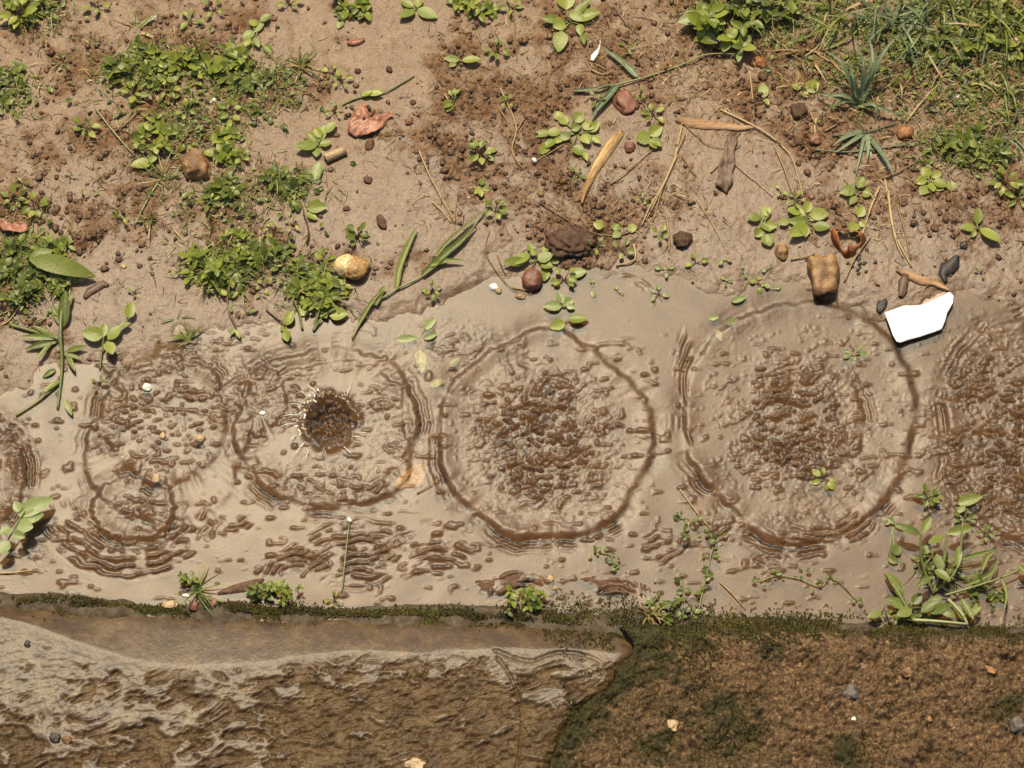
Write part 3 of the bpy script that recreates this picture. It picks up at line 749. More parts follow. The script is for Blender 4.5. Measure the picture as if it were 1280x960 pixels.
# the big weed patch
clump(150, 92, 18, 14, 8, 'dark green bushy weed at the outer end of the big patch', blades=8)
clump(176, 76, 22, 14, 7, 'dull upper weed of the big patch with dead stalks', blades=10)
clump(204, 92, 24, 16, 12, 'bright yellow green bushy weed topping the big patch', mat='leaf', hgt=20)
clump(240, 82, 22, 14, 9, 'pale spreading weed between the two brightest bushes of the patch', mat='leaf', blades=6)
clump(282, 84, 26, 17, 13, 'brightest broad weed at the sunny end of the big patch', mat='leaf', lp=18, hgt=20)
clump(312, 100, 18, 14, 9, 'dark olive weed tucked against the brightest broad weed', blades=6)
rosette(168, 117, 20, 7, 'low weed with rounded leaves below the dark bushy weed', layers=2)
rosette(212, 114, 17, 6, 'small leafy sprig hanging below the yellow green bush')
rosette(289, 141, 18, 7, 'neat bright seedling with round leaves in the patch hollow', wide=.8)
rosette(188, 153, 16, 4, 'two leaf sprout by the dead slivers in the patch hollow')
rosette(234, 143, 15, 4, 'tiny forked sprout in the middle of the patch hollow')
rosette(252, 156, 14, 4, 'drab sprout next to the tiny forked sprout', mat='leafd')
clump(198, 178, 20, 18, 9, 'upright leafy weed left of the square orange brown stone', mat='leaf', hgt=22, blades=5)
rosette(233, 181, 16, 5, 'bright sprout directly above the square orange brown stone')
clump(282, 186, 20, 17, 10, 'thick bright weed touching the right side of the orange brown stone', mat='leaf', lp=17)
rosette(303, 197, 15, 5, 'round leaved seedling at the lower tip of the thick bright weed', wide=.85)
leaves('broad single leaf weed below the upright leafy weed', 190, 205, [(190, 206, 166, 210, 17), (186, 206, 198, 200, 9)])
grass(249, 70, 36, 15, 'wispy upright grass rising out of the big weed patch', pitch=(.8, 1.4), dry=.35, wpx=2.2)
grass(376, 84, 34, 26, 'shaggy brownish grass tuft between weed patch and smooth mud', dry=.6, wpx=2.2)
grass(345, 96, 26, 20, 'thin olive grass joining the patch to the shaggy brown tuft', dry=.45, wpx=2.0)
grass(322, 142, 22, 26, 'dark mossy grass knot under the olive weed', dry=.3, wpx=2.0, pitch=(.5, 1.3))
grass(205, 225, 40, 12, 'stringy grass sprouting below the upright leafy weed', dry=.3, wpx=2.0, pitch=(.2, .9))
rosette(416, 92, 14, 4, 'small seedling on the edge of the smooth mud hollow', mat='leaf')
rosette(427, 103, 14, 4, 'lone seedling facing the red dead leaf from above')
rosette(418, 140, 13, 4, 'leafy seedling close above the cut twig')
leaves('bright pointed weed whose leaves reach over the cut twig', 396, 184, [(396, 184, 370, 188, 15), (396, 180, 384, 168, 13), (398, 178, 406, 160, 13), (400, 182, 414, 180, 12), (396, 186, 396, 198, 12), (406, 168, 420, 156, 12), (402, 174, 394, 164, 11)])
leaves('pale drowned leaf below the cut twig', 398, 205, [(400, 203, 394, 228, 14)], mat='pale', name='submerged_leaf', cat='leaf', group='drowned pale leaves', pitch=.03, lift=.0008)
# --- left edge
rosette(30, 233, 14, 4, 'tiny seedling above the small shaded weed at the edge', mat='leaf')
rosette(18, 252, 22, 7, 'shaded dull weed above the red dead leaf', mat='leafd', layers=2)
rosette(44, 258, 20, 7, 'bright topped weed beside the shaded dull weed')
rosette(104, 246, 8, 3, 'single speck of a sprout among the mud pellets')
rosette(153, 276, 12, 4, 'upright two leaf sprout right of the mud pellets', hgt=1.6)
rosette(87, 222, 9, 3, 'speck sprout over the mud pellets', mat='leafd')
grass(188, 278, 24, 20, 'dry straw coloured grass tuft on the bank below the patch', dry=.75, wpx=2.0)
clump(22, 345, 24, 40, 22, 'tall dark weed mass against the picture edge', hgt=26, blades=14, bl=44)
clump(62, 318, 26, 14, 11, 'yellowish small leaved weed above the long green leaf', mat='leaf')
clump(62, 358, 30, 16, 12, 'dark green undergrowth weed below the long green leaf', blades=12)
leaves('long pointed green leaf arching over the dark undergrowth', 36, 330, [(40, 334, 118, 350, 24), (40, 332, 66, 322, 13)], name='long_leaf', pitch=.45, lift=.012, mat='leafd')
rosette(84, 312, 13, 3, 'single oval pale leaf sprout above the long green leaf', mat='pale')
leaves('uprooted weed with long white stem lying across wet mud', 77, 430, [(80, 412, 84, 372, 15), (76, 408, 66, 384, 9), (78, 400, 92, 372, 10), (70, 424, 44, 412, 8), (74, 428, 34, 438, 9), (72, 426, 30, 424, 8), (84, 440, 108, 436, 8), (84, 444, 94, 466, 7), (66, 430, 48, 452, 6), (70, 462, 54, 472, 7), (76, 476, 54, 492, 7), (82, 500, 90, 520, 8), (80, 444, 102, 450, 6)], mat='leafd', name='uprooted_weed', stems=[[(80, 376, .004), (77, 420, .004), (78, 460, .002), (72, 512)], [(12, 407), (44, 417, .002), (76, 428, .004)], [(77, 476), (50, 500), (20, 520)]], smat='stem', sr=.0016)
leaves('weed with two broad leaves standing at the shore by the drip rings', 130, 430, [(130, 424, 105, 420, 20), (130, 424, 132, 408, 11), (136, 428, 152, 412, 15), (136, 432, 142, 448, 15), (162, 402, 166, 384, 14), (150, 412, 164, 408, 8)], stems=[[(125, 462), (128, 440, .003), (131, 424, .006)], [(128, 442), (140, 424, .004), (163, 402, .005)]], lift=.006)
rosette(124, 480, 13, 4, 'dim weed tuft standing in water below the two leaf weed', mat='leafd')
grass(235, 424, 28, 14, 'green grass sprout at the waterline above the wavelets', az=(20, 200), wpx=3.2, pitch=(.2, .9))
grass(222, 402, 20, 9, 'faint submerged grass above the waterline sprout', mat='blue', wpx=2.2, pitch=(.1, .5))
leaves('bare reddish stem with a few tiny leaves at the waterline', 292, 410, [(290, 392, 286, 384, 6), (296, 414, 300, 424, 6), (294, 412, 288, 420, 6), (284, 372, 276, 366, 8), (288, 374, 298, 368, 8)], stems=[[(284, 366), (286, 390, .003), (296, 412, .002), (298, 424)]], smat='stemr')
clump(262, 336, 30, 20, 15, 'thick green weed clump with grass on the middle bank', mat='leaf', blades=30, hgt=22, bl=40)
clump(288, 352, 28, 14, 10, 'dark lower lobe of the middle bank clump', blades=14)
clump(304, 316, 24, 18, 10, 'leafy weed over the small dark hole in the bank', mat='leaf')
clump(330, 318, 20, 14, 7, 'olive weed with brown stem beside the dark hole', blades=6)
rosette(354, 334, 18, 7, 'dark flat rosette right of the dark hole', mat='leafd', layers=2)
rosette(330, 360, 15, 4, 'bright sprout below the dark flat rosette')
rosette(357, 356, 12, 3, 'grey green sprout near the dark flat rosette', mat='pale')
clump(386, 352, 22, 18, 12, 'dark bushy weed left of the mottled shell', blades=8)
clump(404, 372, 26, 16, 12, 'spreading green weed below the mottled shell', mat='leaf', blades=6, lp=18)
rosette(407, 330, 17, 5, 'light sprig touching the mottled shell from the side', mat='leaf')
leaves('weed with white forked stems rooted below the shell weeds', 392, 412, [(396, 396, 420, 384, 14), (398, 392, 412, 376, 13), (412, 396, 434, 394, 18), (384, 394, 372, 384, 13)], stems=[[(392, 414), (398, 396, .004), (406, 376, .008)], [(392, 414), (404, 398, .004), (420, 390, .006)], [(378, 412), (374, 392, .003), (366, 376, .004)]], smat='stem', sr=.0011)
leaves('two round bright leaves on a thin brown stalk at the waterline', 360, 412, [(358, 408, 366, 392, 13), (356, 414, 360, 428, 13), (352, 408, 358, 416, 9)], stems=[[(333, 388), (352, 404, .002), (358, 412)]], smat='stemr')
rosette(262, 256, 15, 6, 'small yellowish weed on the bank shelf below the big patch')
clump(284, 242, 24, 9, 8, 'mossy low weed strip along the bank shelf', blades=12, bl=20)
clump(358, 228, 22, 12, 9, 'dark weed on the bank shelf facing the smooth mud', blades=8)
leaves('single bright leaf over a dark hollow on the bank shelf', 393, 262, [(384, 262, 408, 262, 17)])
rosette(366, 282, 13, 4, 'small leaf pair below the bank shelf')
rosette(343, 290, 15, 5, 'light green sprig at the top of the middle bank clump')
leaves('long leafless sprig with leaf pair below the bank shelf', 380, 270, [(376, 262, 366, 254, 9), (384, 268, 396, 276, 10)], stems=[[(384, 306), (386, 290, .006), (378, 262, .008)]], smat='stemr')
rosette(168, 366, 9, 3, 'drab pellet sized sprout on smooth grey mud', mat='leafd')
# --- upper middle
clump(440, 10, 28, 12, 9, 'pale leafy weed on the top edge above the smooth hollow', mat='leaf')
leaves('seedling with two broad leaves on the top edge', 522, 14, [(518, 14, 500, 26, 15), (522, 14, 545, 24, 17), (522, 12, 524, -4, 12), (516, 12, 502, 4, 11)])
clump(596, 8, 28, 12, 9, 'mixed small weed on the top edge right of the two broad leaves', mat='leaf')
rosette(638, 10, 16, 5, 'small bright weed at the top edge beside the white speck')
leaves('large bright weed with broad oval leaves on the top edge', 712, 30, [(708, 14, 706, -12, 24), (718, 28, 748, 20, 17), (714, 26, 736, 6, 13), (706, 32, 692, 38, 19), (702, 44, 698, 68, 19), (698, 30, 678, 28, 12), (724, 34, 726, 48, 11), (728, 44, 730, 60, 9), (712, 20, 730, 30, 14)])
leaves('two leaved seedling with wide open bright leaves on crumbly mud', 575, 79, [(574, 78, 556, 76, 10), (578, 79, 600, 77, 12), (570, 80, 562, 86, 8)])
rosette(621, 64, 17, 6, 'drab spreading seedling above the fallen straws', mat='leafd')
rosette(783, 64, 13, 3, 'small pale leaf sprout by the crossed green blades')
leaves('leafy twig lying at the edge of the smooth hollow', 446, 124, [(452, 122, 466, 118, 8), (460, 120, 478, 120, 9), (470, 118, 476, 112, 7)], stems=[[(425, 133), (446, 124), (478, 118), (505, 104), (518, 96)]])
rosette(568, 128, 19, 6, 'upright seedling pierced by a pale straw', az0=60, spread=4)
rosette(635, 130, 14, 4, 'small two leaf seedling by the zigzag straw')
rosette(601, 195, 22, 10, 'compact bright rosette alone on smooth mud', layers=2)
leaves('large many leaved rosette left of the wood sliver', 722, 168, [(700, 152, 696, 142, 13), (708, 158, 700, 146, 14), (718, 156, 728, 146, 16), (728, 158, 742, 164, 14), (714, 166, 724, 160, 12), (700, 168, 684, 170, 14), (700, 172, 712, 176, 13), (706, 174, 690, 182, 9), (728, 172, 736, 184, 14), (716, 186, 730, 196, 15), (694, 178, 680, 188, 12), (690, 168, 664, 172, 11), (740, 174, 750, 182, 9), (730, 192, 734, 204, 8), (738, 168, 748, 156, 12), (686, 182, 676, 196, 13)])
rosette(816, 146, 17, 5, 'curled leaf seedling right of the brown shard')
rosette(800, 122, 11, 3, 'small upright leaf just beside the brown shard')
leaves('seedling of three oval leaves right of the wood sliver', 812, 174, [(812, 174, 796, 178, 19), (812, 172, 826, 162, 17), (814, 176, 826, 186, 12), (812, 178, 820, 188, 11)])
rosette(746, 128, 13, 4, 'weak seedling between grass blade and brown shard', mat='leafd')
leaves('four oval leaves with a pale bud on smooth mud', 601, 236, [(600, 236, 594, 246, 8), (602, 234, 602, 226, 9), (604, 236, 612, 240, 7), (600, 240, 602, 250, 8)])
rosette(621, 266, 17, 6, 'upright seedling below the pale bud seedling', az0=80)
rosette(447, 298, 20, 10, 'dark green rosette above the mottled shell', mat='leafd', layers=2)
leaves('row of flat leaves along a creeping brown stem below the clods', 770, 290, [(754, 288, 742, 284, 13), (768, 290, 772, 282, 13), (784, 288, 796, 286, 12), (776, 292, 766, 298, 11)], stems=[[(740, 294), (770, 296), (796, 288)]], smat='stemr')
rosette(746, 312, 14, 4, 'leaf cluster at the dark edge of the crumbly clods')
rosette(777, 314, 16, 4, 'pale three leaf sprout by the straw bundle foot', mat='pale')
rosette(826, 297, 13, 4, 'small seedling between the straw bundle and the small clod')
rosette(803, 252, 8, 3, 'tiny sprout against the straw bundle')
rosette(722, 222, 13, 4, 'dim seedling beneath the tip of the wood sliver', mat='leafd')
leaves('flat leafy weed covering the red pebble near the shore', 672, 326, [(662, 320, 640, 334, 15), (668, 318, 660, 308, 11), (672, 328, 690, 322, 16), (676, 332, 690, 336, 14), (658, 330, 630, 332, 13), (664, 336, 660, 348, 12), (680, 318, 682, 310, 10), (684, 338, 680, 352, 11), (670, 322, 664, 316, 10), (690, 330, 698, 322, 12)])
rosette(705, 350, 20, 6, 'low round leaved weed right of the red pebble', wide=.8)
leaves('pale half drowned leaf spreading right of the red pebble weed', 714, 344, [(712, 344, 732, 340, 15)], mat='pale', pitch=.05, name='submerged_leaf', cat='leaf', group='drowned pale leaves')
rosette(741, 360, 13, 2, 'round floating leaf pair on the shallow water', mat='pale', hgt=.3, wide=.85)
rosette(773, 366, 10, 2, 'smaller floating leaf right of the floating pair', mat='pale', hgt=.3, wide=.85)
leaves('three flat leaves fanned at the top of the middle drip ring', 702, 384, [(702, 384, 680, 384, 14), (704, 380, 698, 366, 12), (706, 382, 716, 376, 12), (708, 384, 718, 386, 8)], mat='pale', pitch=.1)
leaves('two bright flat leaves on the rim of the middle drip ring', 706, 404, [(706, 404, 688, 410, 15), (710, 400, 734, 400, 15)], pitch=.12)
rosette(823, 368, 15, 4, 'drowned sprig between two drip rings', mat='pale', hgt=.4)
rosette(832, 338, 13, 3, 'pale leaf sprout in the shallow water below the small clod', mat='pale', hgt=.4)
for (pp, L, lb) in [((507, 424), (496, 424, 520, 422, 11), 'drowned leaf lowest left of the forked drowned sprig'), ((538, 404), (530, 412, 544, 398, 11), 'slanting drowned leaf under the long grass stem'), ((524, 448), (524, 436, 527, 464, 15), 'drowned leaf hanging downwards between two big drip rings'), ((546, 478), (536, 480, 556, 474, 11), 'drowned leaf touching the left rim of the middle drip ring'), ((569, 450), (562, 456, 574, 446, 9), 'faint drowned leaf on the upper left rim of the middle ring'), ((538, 420), (530, 424, 546, 418, 9), 'small drowned leaf beside the slanting drowned leaf'),
                   ((914, 401), (908, 404, 922, 398, 9), 'drowned leaf inside the top of the ring below the square stone'), ((899, 418), (896, 410, 902, 424, 8), 'drowned leaf on the left rim of the ring below the square stone'), ((922, 374), (914, 378, 932, 372, 9), 'drowned leaf just above the ring below the square stone'), ((892, 398), (886, 398, 898, 396, 8), 'drowned leaf outside the ring below the square stone')]:
    leaves(lb, pp[0], pp[1], [L], mat='pale', pitch=.05, lift=.0035, under=True, name='submerged_leaf', cat='leaf', group='drowned pale leaves')
rosette(1068, 442, 15, 5, 'drowned pale rosette inside the ring near the white paper', mat='pale', hgt=.15)
rosette(541, 367, 14, 6, 'bright compact seedling under the long grass stem', layers=2)
rosette(1031, 599, 17, 6, 'bright leaf tuft floating at the bottom of the right ring', hgt=.4)
# --- long grass stem lying across the bank
def stalk(label, px, py, stem, bl, mat='grass', smat='stem', sr=.0012, name='grass_stalk', group='long fallen grass stalks', lift=.003):
    p = on(px, py); t = thing(name, label, 'grass', p, group); sm = MB(); lm = MB(); rr = random.Random(px)
    tube(sm, spline([on(a, b, lift) for a, b in stem], 6), sr, sr*.6, .6, 5)
    for pts, wd in bl:
        s = sc(px, py); q = spline([on(a, b, lift+.001+.003*i/len(pts)) for i, (a, b) in enumerate(pts)], 5); rows = []
        for i, c in enumerate(q):
            tt = i/(len(q)-1); d = (q[min(i+1, len(q)-1)]-q[max(i-1, 0)]); sd_ = Vector((-d.y, d.x, 0)).normalized()
            ww = wd*s*.36*min(1, .5+tt*3)*(1-tt**3)+.0001; u = Vector((0, 0, ww*.5)); rows.append((c-sd_*ww+u, c-sd_*ww*.4, c, c+sd_*ww*.45+u*.3, c+sd_*ww+u))
        lm.quadstrip(rows, rr.uniform(.3, .9))
    lm.build('blades', MAT[mat], t); sm.build('stem', MAT[smat], t)
stalk('long jointed grass stalk with green blades lying toward the shore', 530, 346, [(440, 424), (462, 388), (494, 366), (528, 348), (560, 322), (610, 264)], [([(496, 364), (500, 338), (514, 304), (522, 288)], 11), ([(528, 348), (556, 322), (578, 304), (596, 284)], 13), ([(538, 336), (558, 330), (580, 330)], 9), ([(470, 384), (478, 368), (482, 362)], 8), ([(448, 408), (466, 380), (480, 368)], 7), ([(546, 322), (566, 300), (608, 266)], 6)])
stalk('green grass stalk with two crossed grey blades by the brown shard', 760, 108, [(716, 118), (760, 112), (806, 100), (850, 84), (884, 72), (930, 70)], [([(772, 110), (756, 130), (738, 152)], 12), ([(796, 100), (780, 84), (754, 66)], 12), ([(716, 117), (740, 116), (764, 110)], 6)], mat='blue')
# --- upper right
leaves('pair of broad blurred pale leaves near the top edge', 868, 32, [(878, 30, 848, 36, 20), (876, 40, 884, 56, 12), (880, 28, 872, 14, 14)], mat='pale', lift=.01)
clump(905, 38, 34, 22, 11, 'tall soft bright weed near the top edge', mat='leaf', hgt=40, lp=24)
clump(950, 14, 60, 16, 20, 'dark tall weed mass along the top edge', hgt=36, blades=30, bl=55, lp=18)
rosette(922, 64, 20, 5, 'drooping yellowish weed under the tall soft weed', mat='pale')
leaves('upright single leaf seedling on brown mud', 954, 116, [(955, 124, 953, 106, 13), (956, 126, 960, 134, 7)])
leaves('round leaf pair above the small dark block', 1004, 112, [(1000, 114, 990, 110, 11), (1008, 116, 1022, 106, 17), (1004, 118, 1008, 124, 9)], pitch=.15)
t = grass(1082, 163, 66, 9, 'spiky grass plant with pale base radiating from the crumbly mud', mat='blue', wpx=7, pitch=(.05, .4), az=(-160, -20), base=6, bend=(-.6, -.1))
def radial(label, px, py, tips, wpx, mat, name='spiky_grass', group='grass tufts in the mud'):
    p = on(px, py); t = thing(name, label, 'grass', p, group); lm = MB(); bs = MB(); rr = random.Random(px+py); s = sc(px, py)
    for (x, y, h) in tips:
        a = p+Vector((rr.gauss(0, .002), rr.gauss(0, .002), .001)); b = on(x, y, h*.001); m = a.lerp(b, .5)+Vector((rr.gauss(0, .003), rr.gauss(0, .003), .006+h*.0006))
        q = spline([a, m, b], 5); rows = []
        for i, c in enumerate(q):
            tt = i/(len(q)-1); d = (q[min(i+1, len(q)-1)]-q[max(i-1, 0)]); sd_ = Vector((-d.y, d.x, 0)).normalized(); ww = wpx*s*.5*(1-tt**2)+.0001
            u = Vector((0, 0, ww*.5)); rows.append((c-sd_*ww+u, c-sd_*ww*.4, c, c+sd_*ww*.45+u*.3, c+sd_*ww+u))
        lm.quadstrip(rows, rr.uniform(.3, 1))
        tube(bs, [a, a.lerp(m, .5)], .0016, .0008, .9, 5)
    lm.build('blades', MAT[mat], t); bs.build('blade_bases', MAT['stem'], t)
radial('big spiky grass plant with dark narrow blades above the pale spikes', 1074, 132, [(1030, 78, 20), (1084, 64, 24), (1070, 70, 22), (1106, 92, 18), (1020, 122, 6), (1092, 76, 22), (1036, 140, 4), (1130, 150, 5), (1058, 92, 20), (1122, 60, 26), (1024, 128, 8), (1100, 150, 6)], 6, 'blue')
grass(1005, 60, 60, 16, 'dry orange straw tuft below the dark tall weed mass', mat='dry', dry=.6, wpx=2.6, pitch=(.1, .8), base=34, bend=(-1.6, -.2))
grass(1060, 20, 70, 34, 'long green grass clump on the top edge right of the dark weed mass', wpx=3.2, dry=.15, base=34, bend=(-1.6, -.2))
grass(1120, 30, 75, 40, 'grey green grass clump near the top edge with broad blade', mat='blue', wpx=3.2, dry=.1, base=34, bend=(-1.6, -.2))
grass(1180, 16, 70, 46, 'thick grass clump on the top edge toward the corner', wpx=3.0, dry=.15, base=34, bend=(-1.6, -.2))
grass(1250, 30, 75, 50, 'dense bright grass filling the top corner', wpx=3.0, dry=.08, base=34, bend=(-1.6, -.2))
clump(1235, 40, 50, 34, 22, 'yellow green leafy weed under the corner grass', mat='leaf', blades=20, hgt=20)
clump(1170, 60, 40, 22, 12, 'olive creeping weed between grass and crumbly mud', blades=18)
stalk('broad blue green blade arching under the corner grass', 1190, 40, [(1170, 40), (1180, 34)], [([(1174, 38), (1200, 32), (1226, 44)], 11)], mat='blue')
stalk('slanting thin green stalk crossing the crumbly mud', 1080, 60, [(1108, 66), (1130, 54), (1152, 42)], [([(1030, 64), (1060, 50), (1092, 18)], 5), ([(1114, 64), (1134, 50), (1150, 42)], 6)], mat='grass')
grass(1150, 96, 44, 22, 'thin olive grass on the crumbly mud below the slanting stalk', dry=.4, wpx=2.2, pitch=(.1, .8), base=34, bend=(-1.6, -.2))
grass(1215, 78, 40, 24, 'feathery grass above the round leaf sprout', mat='blue', dry=.2, wpx=2.2, pitch=(.1, .9), base=34, bend=(-1.6, -.2))
grass(1262, 110, 46, 30, 'olive grass clump at the edge below the corner grass', dry=.15, wpx=2.6, base=34, bend=(-1.6, -.2))
rosette(1219, 102, 17, 5, 'sprout with two round bright leaves on dark crumbly mud', wide=.9)
rosette(1172, 129, 15, 5, 'small yellow green sprig by the pale straw')
rosette(1172, 175, 15, 5, 'low sprig right of the orange stone', mat='leafd')
clump(1219, 190, 44, 18, 16, 'long dark green weed strip on the right bank', blades=10)
grass(1260, 160, 46, 30, 'grey grass lying along the right bank', mat='blue', wpx=2.4, pitch=(.05, .5), base=34, bend=(-1.6, -.2))
leaves('seedling of seven oval leaves alone on bare right bank', 1162, 232, [(1158, 228, 1142, 230, 12), (1160, 226, 1152, 214, 14), (1164, 224, 1176, 218, 12), (1166, 230, 1182, 236, 14), (1160, 234, 1150, 246, 15), (1168, 234, 1178, 240, 12), (1184, 232, 1194, 240, 13), (1162, 232, 1166, 244, 11)])
rosette(1254, 232, 26, 8, 'bright broad weed at the right edge of the bank', layers=2)
rosette(1272, 250, 18, 6, 'dark weed under the bright right edge weed', mat='leafd')
leaves('cross shaped seedling of round leaves beside the dead stalks', 1072, 242, [(1068, 240, 1050, 244, 16), (1072, 238, 1078, 226, 15), (1078, 242, 1088, 246, 15), (1070, 248, 1062, 258, 10)])
leaves('two drooping leaves below the cross shaped seedling', 1072, 278, [(1072, 274, 1078, 262, 14), (1070, 282, 1062, 294, 15), (1074, 280, 1082, 286, 9)])
rosette(974, 242, 12, 3, 'small seedling at the top of the leafy weed group', wide=.8)
rosette(994, 254, 14, 5, 'upright seedling between leafy group and dead stalks')
leaves('five leaf round rosette on smooth mud left of the leafy group', 954, 290, [(950, 274, 934, 276, 14), (952, 272, 962, 264, 13), (956, 278, 954, 266, 12), (956, 284, 970, 286, 14), (952, 290, 944, 298, 14), (956, 296, 962, 310, 17), (950, 282, 962, 292, 10)])
leaves('leafy group of broad leaves above the square stone', 1006, 278, [(1000, 270, 984, 266, 13), (1006, 268, 1012, 256, 13), (1012, 272, 1034, 272, 17), (1008, 280, 986, 280, 13), (1010, 286, 986, 300, 18), (1016, 286, 1036, 288, 17), (1002, 276, 996, 262, 12), (1012, 278, 1022, 268, 13), (1004, 286, 1006, 300, 14), (984, 278, 974, 284, 12)])
leaves('seedling with one long leaf below the bare right bank seedling', 1222, 290, [(1218, 288, 1200, 288, 13), (1224, 290, 1248, 306, 15), (1220, 284, 1222, 266, 12), (1218, 292, 1214, 300, 7)])
for (x, y, r_, n_, lb) in [(870, 330, 15, 3, 'leaf pair on flat mud right of the small clod'), (905, 327, 11, 2, 'single oval leaf left of the oval leaf row'), (929, 341, 11, 2, 'single flat oval leaf in the middle of the oval leaf row'), (908, 353, 9, 3, 'tiny leaf triple below the oval leaf row'), (960, 338, 12, 2, 'pale oval leaf left of the square stone'), (948, 355, 13, 4, 'leaf cluster above the right ring'), (965, 362, 11, 2, 'flat pale leaf lying on the right ring top')]:
    rosette(x, y, r_, n_, lb, hgt=.5, wide=.8, mat='pale' if n_ == 2 else 'leaf')
rosette(1226, 343, 10, 3, 'small dark sprout right of the white paper', mat='leafd')
# --- in the water and along the kerb
leaves('pale lobed leaf plant leaning in from the left edge over water', 20, 668, [(26, 652, 66, 630, 22), (30, 656, 56, 650, 18), (24, 664, 44, 668, 20), (16, 668, 4, 676, 14), (14, 684, 2, 700, 16), (20, 676, 34, 680, 12), (28, 648, 22, 636, 12)], mat='pale', lift=.016, stems=[[(-4, 704, .004), (16, 676, .014), (34, 648, .018)]])
leaves('broad leaved green weed standing in the puddle beside the kerb', 1165, 735, [(1148, 676, 1118, 666, 11), (1150, 674, 1160, 656, 12), (1176, 678, 1158, 688, 12), (1182, 674, 1212, 668, 13), (1196, 690, 1194, 716, 10), (1168, 700, 1174, 722, 11), (1166, 720, 1184, 734, 12), (1160, 728, 1144, 742, 10)], mat='leafd', lift=.016, name='leafy_weed', stems=[[(1166, 742), (1150, 706, .012), (1148, 676, .022)], [(1166, 742), (1178, 706, .014), (1180, 676, .024)], [(1166, 742), (1194, 716, .012), (1200, 660, .02)]], sr=.0013)
stalk('long pale green stalk reaching right from the puddle weed', 1190, 746, [(1180, 748), (1214, 738), (1250, 726), (1290, 708)], [([(1198, 704), (1222, 698), (1246, 692)], 8), ([(1206, 736), (1236, 722), (1246, 702)], 8), ([(1226, 716), (1232, 702), (1242, 694)], 8), ([(1250, 728), (1256, 748), (1252, 770)], 6), ([(1272, 712), (1284, 724), (1296, 722)], 12)], mat='leafd', lift=.010)
leaves('tangle of green weed lying on the kerb edge below the puddle weed', 1150, 770, [(1130, 762, 1108, 752, 14), (1138, 766, 1120, 774, 15), (1150, 768, 1172, 756, 13), (1160, 770, 1188, 760, 12), (1194, 760, 1206, 780, 10), (1200, 752, 1214, 778, 10), (1126, 742, 1108, 722, 12), (1128, 750, 1118, 738, 12), (1176, 766, 1192, 774, 12), (1140, 758, 1150, 746, 13), (1100, 768, 1084, 776, 12), (1210, 772, 1224, 764, 10), (1162, 756, 1176, 750, 10)], mat='leafd', lift=.007, stems=[[(1106, 720, .006), (1126, 752, .008), (1140, 778, .006)], [(1140, 778, .006), (1172, 782, .006), (1208, 784, .006)], [(1184, 752, .006), (1200, 770, .008), (1208, 784, .006)]], sr=.0016)
rosette(1160, 624, 19, 9, 'dark roundish weed tuft in the water above the puddle weed', mat='leafd', layers=2)
leaves('olive curled leaf floating near the dark right ring', 1210, 628, [(1196, 630, 1226, 622, 15), (1206, 634, 1196, 642, 9)], mat='leafd', pitch=.2)
rosette(1206, 650, 16, 6, 'dark sprig under the olive curled leaf', mat='leafd')
rosette(1232, 668, 14, 5, 'small drifting sprig right of the puddle weed', mat='leafd')
leaves('small leaf trail drifting left of the puddle weed', 1116, 656, [(1108, 648, 1118, 656, 7), (1118, 656, 1132, 662, 8), (1112, 652, 1106, 656, 6), (1116, 694, 1124, 684, 14), (1110, 698, 1122, 704, 10)], mat='leafd')
def duckweed(label, px, py, pts, r=6):
    rr = random.Random(px); p = on(px, py); t = thing('creeping_weed', label, 'weed', p, 'small leaved creepers in the puddle'); lm = MB(); sm = MB()
    q = [on(a, b, .002) for a, b in pts]; tube(sm, spline(q, 4), .0007, .0006, .5, 4); s = sc(px, py)
    for a, b in pts:
        for k in range(4):
            c = on(a+rr.gauss(0, 5), b+rr.gauss(0, 4), .001+rr.random()*.004); L = r*s*rr.uniform(.8, 1.6)
            leaf(lm, c, rr.random()*6.28, L, L*.8, rr.uniform(0, .5), -.4, .2, rr.random()*.8, 4, .9, rr.uniform(-.3, .3))
    lm.build('leaves', MAT['leafd'], t); sm.build('stem', MAT['stem'], t)
clump(1166, 716, 26, 24, 9, 'dark small leaved weed tangled round the foot of the puddle weed', lp=11, hgt=16, blades=16, bl=40, group='small leaved creepers in the puddle')
clump(1215, 742, 34, 18, 8, 'loose dark weed under the long stalk of the puddle weed', lp=10, hgt=10, blades=12, bl=36, group='small leaved creepers in the puddle')
clump(1128, 766, 34, 8, 7, 'low weed matted into the moss below the puddle weed', lp=10, hgt=8, blades=12, bl=30, group='small leaved creepers in the puddle')
duckweed('small leaved creeper climbing from the kerb through the puddle', 880, 720, [(874, 762), (878, 740), (884, 716), (888, 696), (892, 680), (888, 668)])
duckweed('short small leaved creeper at the foot of the longer creeper', 856, 740, [(852, 764), (854, 744), (850, 728)])
duckweed('string of tiny drifting leaves near the right ring', 862, 660, [(858, 666), (862, 650), (850, 648)])
duckweed('scatter of tiny drifting leaves off the mossy kerb', 1010, 730, [(950, 728), (970, 720), (998, 724), (1026, 734), (1040, 722), (1072, 752)], 5)
duckweed('short line of tiny leaves drifting under the middle ring', 755, 692, [(742, 690), (762, 694), (768, 704), (766, 712)], 6)
clump(655, 752, 20, 14, 14, 'bright feathery sprig growing from the kerb edge', mat='leaf', lp=11, hgt=34, blades=6, bl=18, group='sprouts along the kerb edge', name='kerb_sprout')
grass(248, 738, 44, 12, 'thin grass sprout growing over the kerb edge by two pebbles', wpx=2.6, group='sprouts along the kerb edge', pitch=(.3, 1.1))
clump(240, 728, 10, 8, 3, 'leafy stub among the kerb grass sprout', lp=12, group='sprouts along the kerb edge', name='kerb_sprout')
clump(326, 738, 12, 9, 8, 'dark leafy sprout on the kerb edge right of the grass sprout', lp=11, hgt=24, group='sprouts along the kerb edge', name='kerb_sprout')
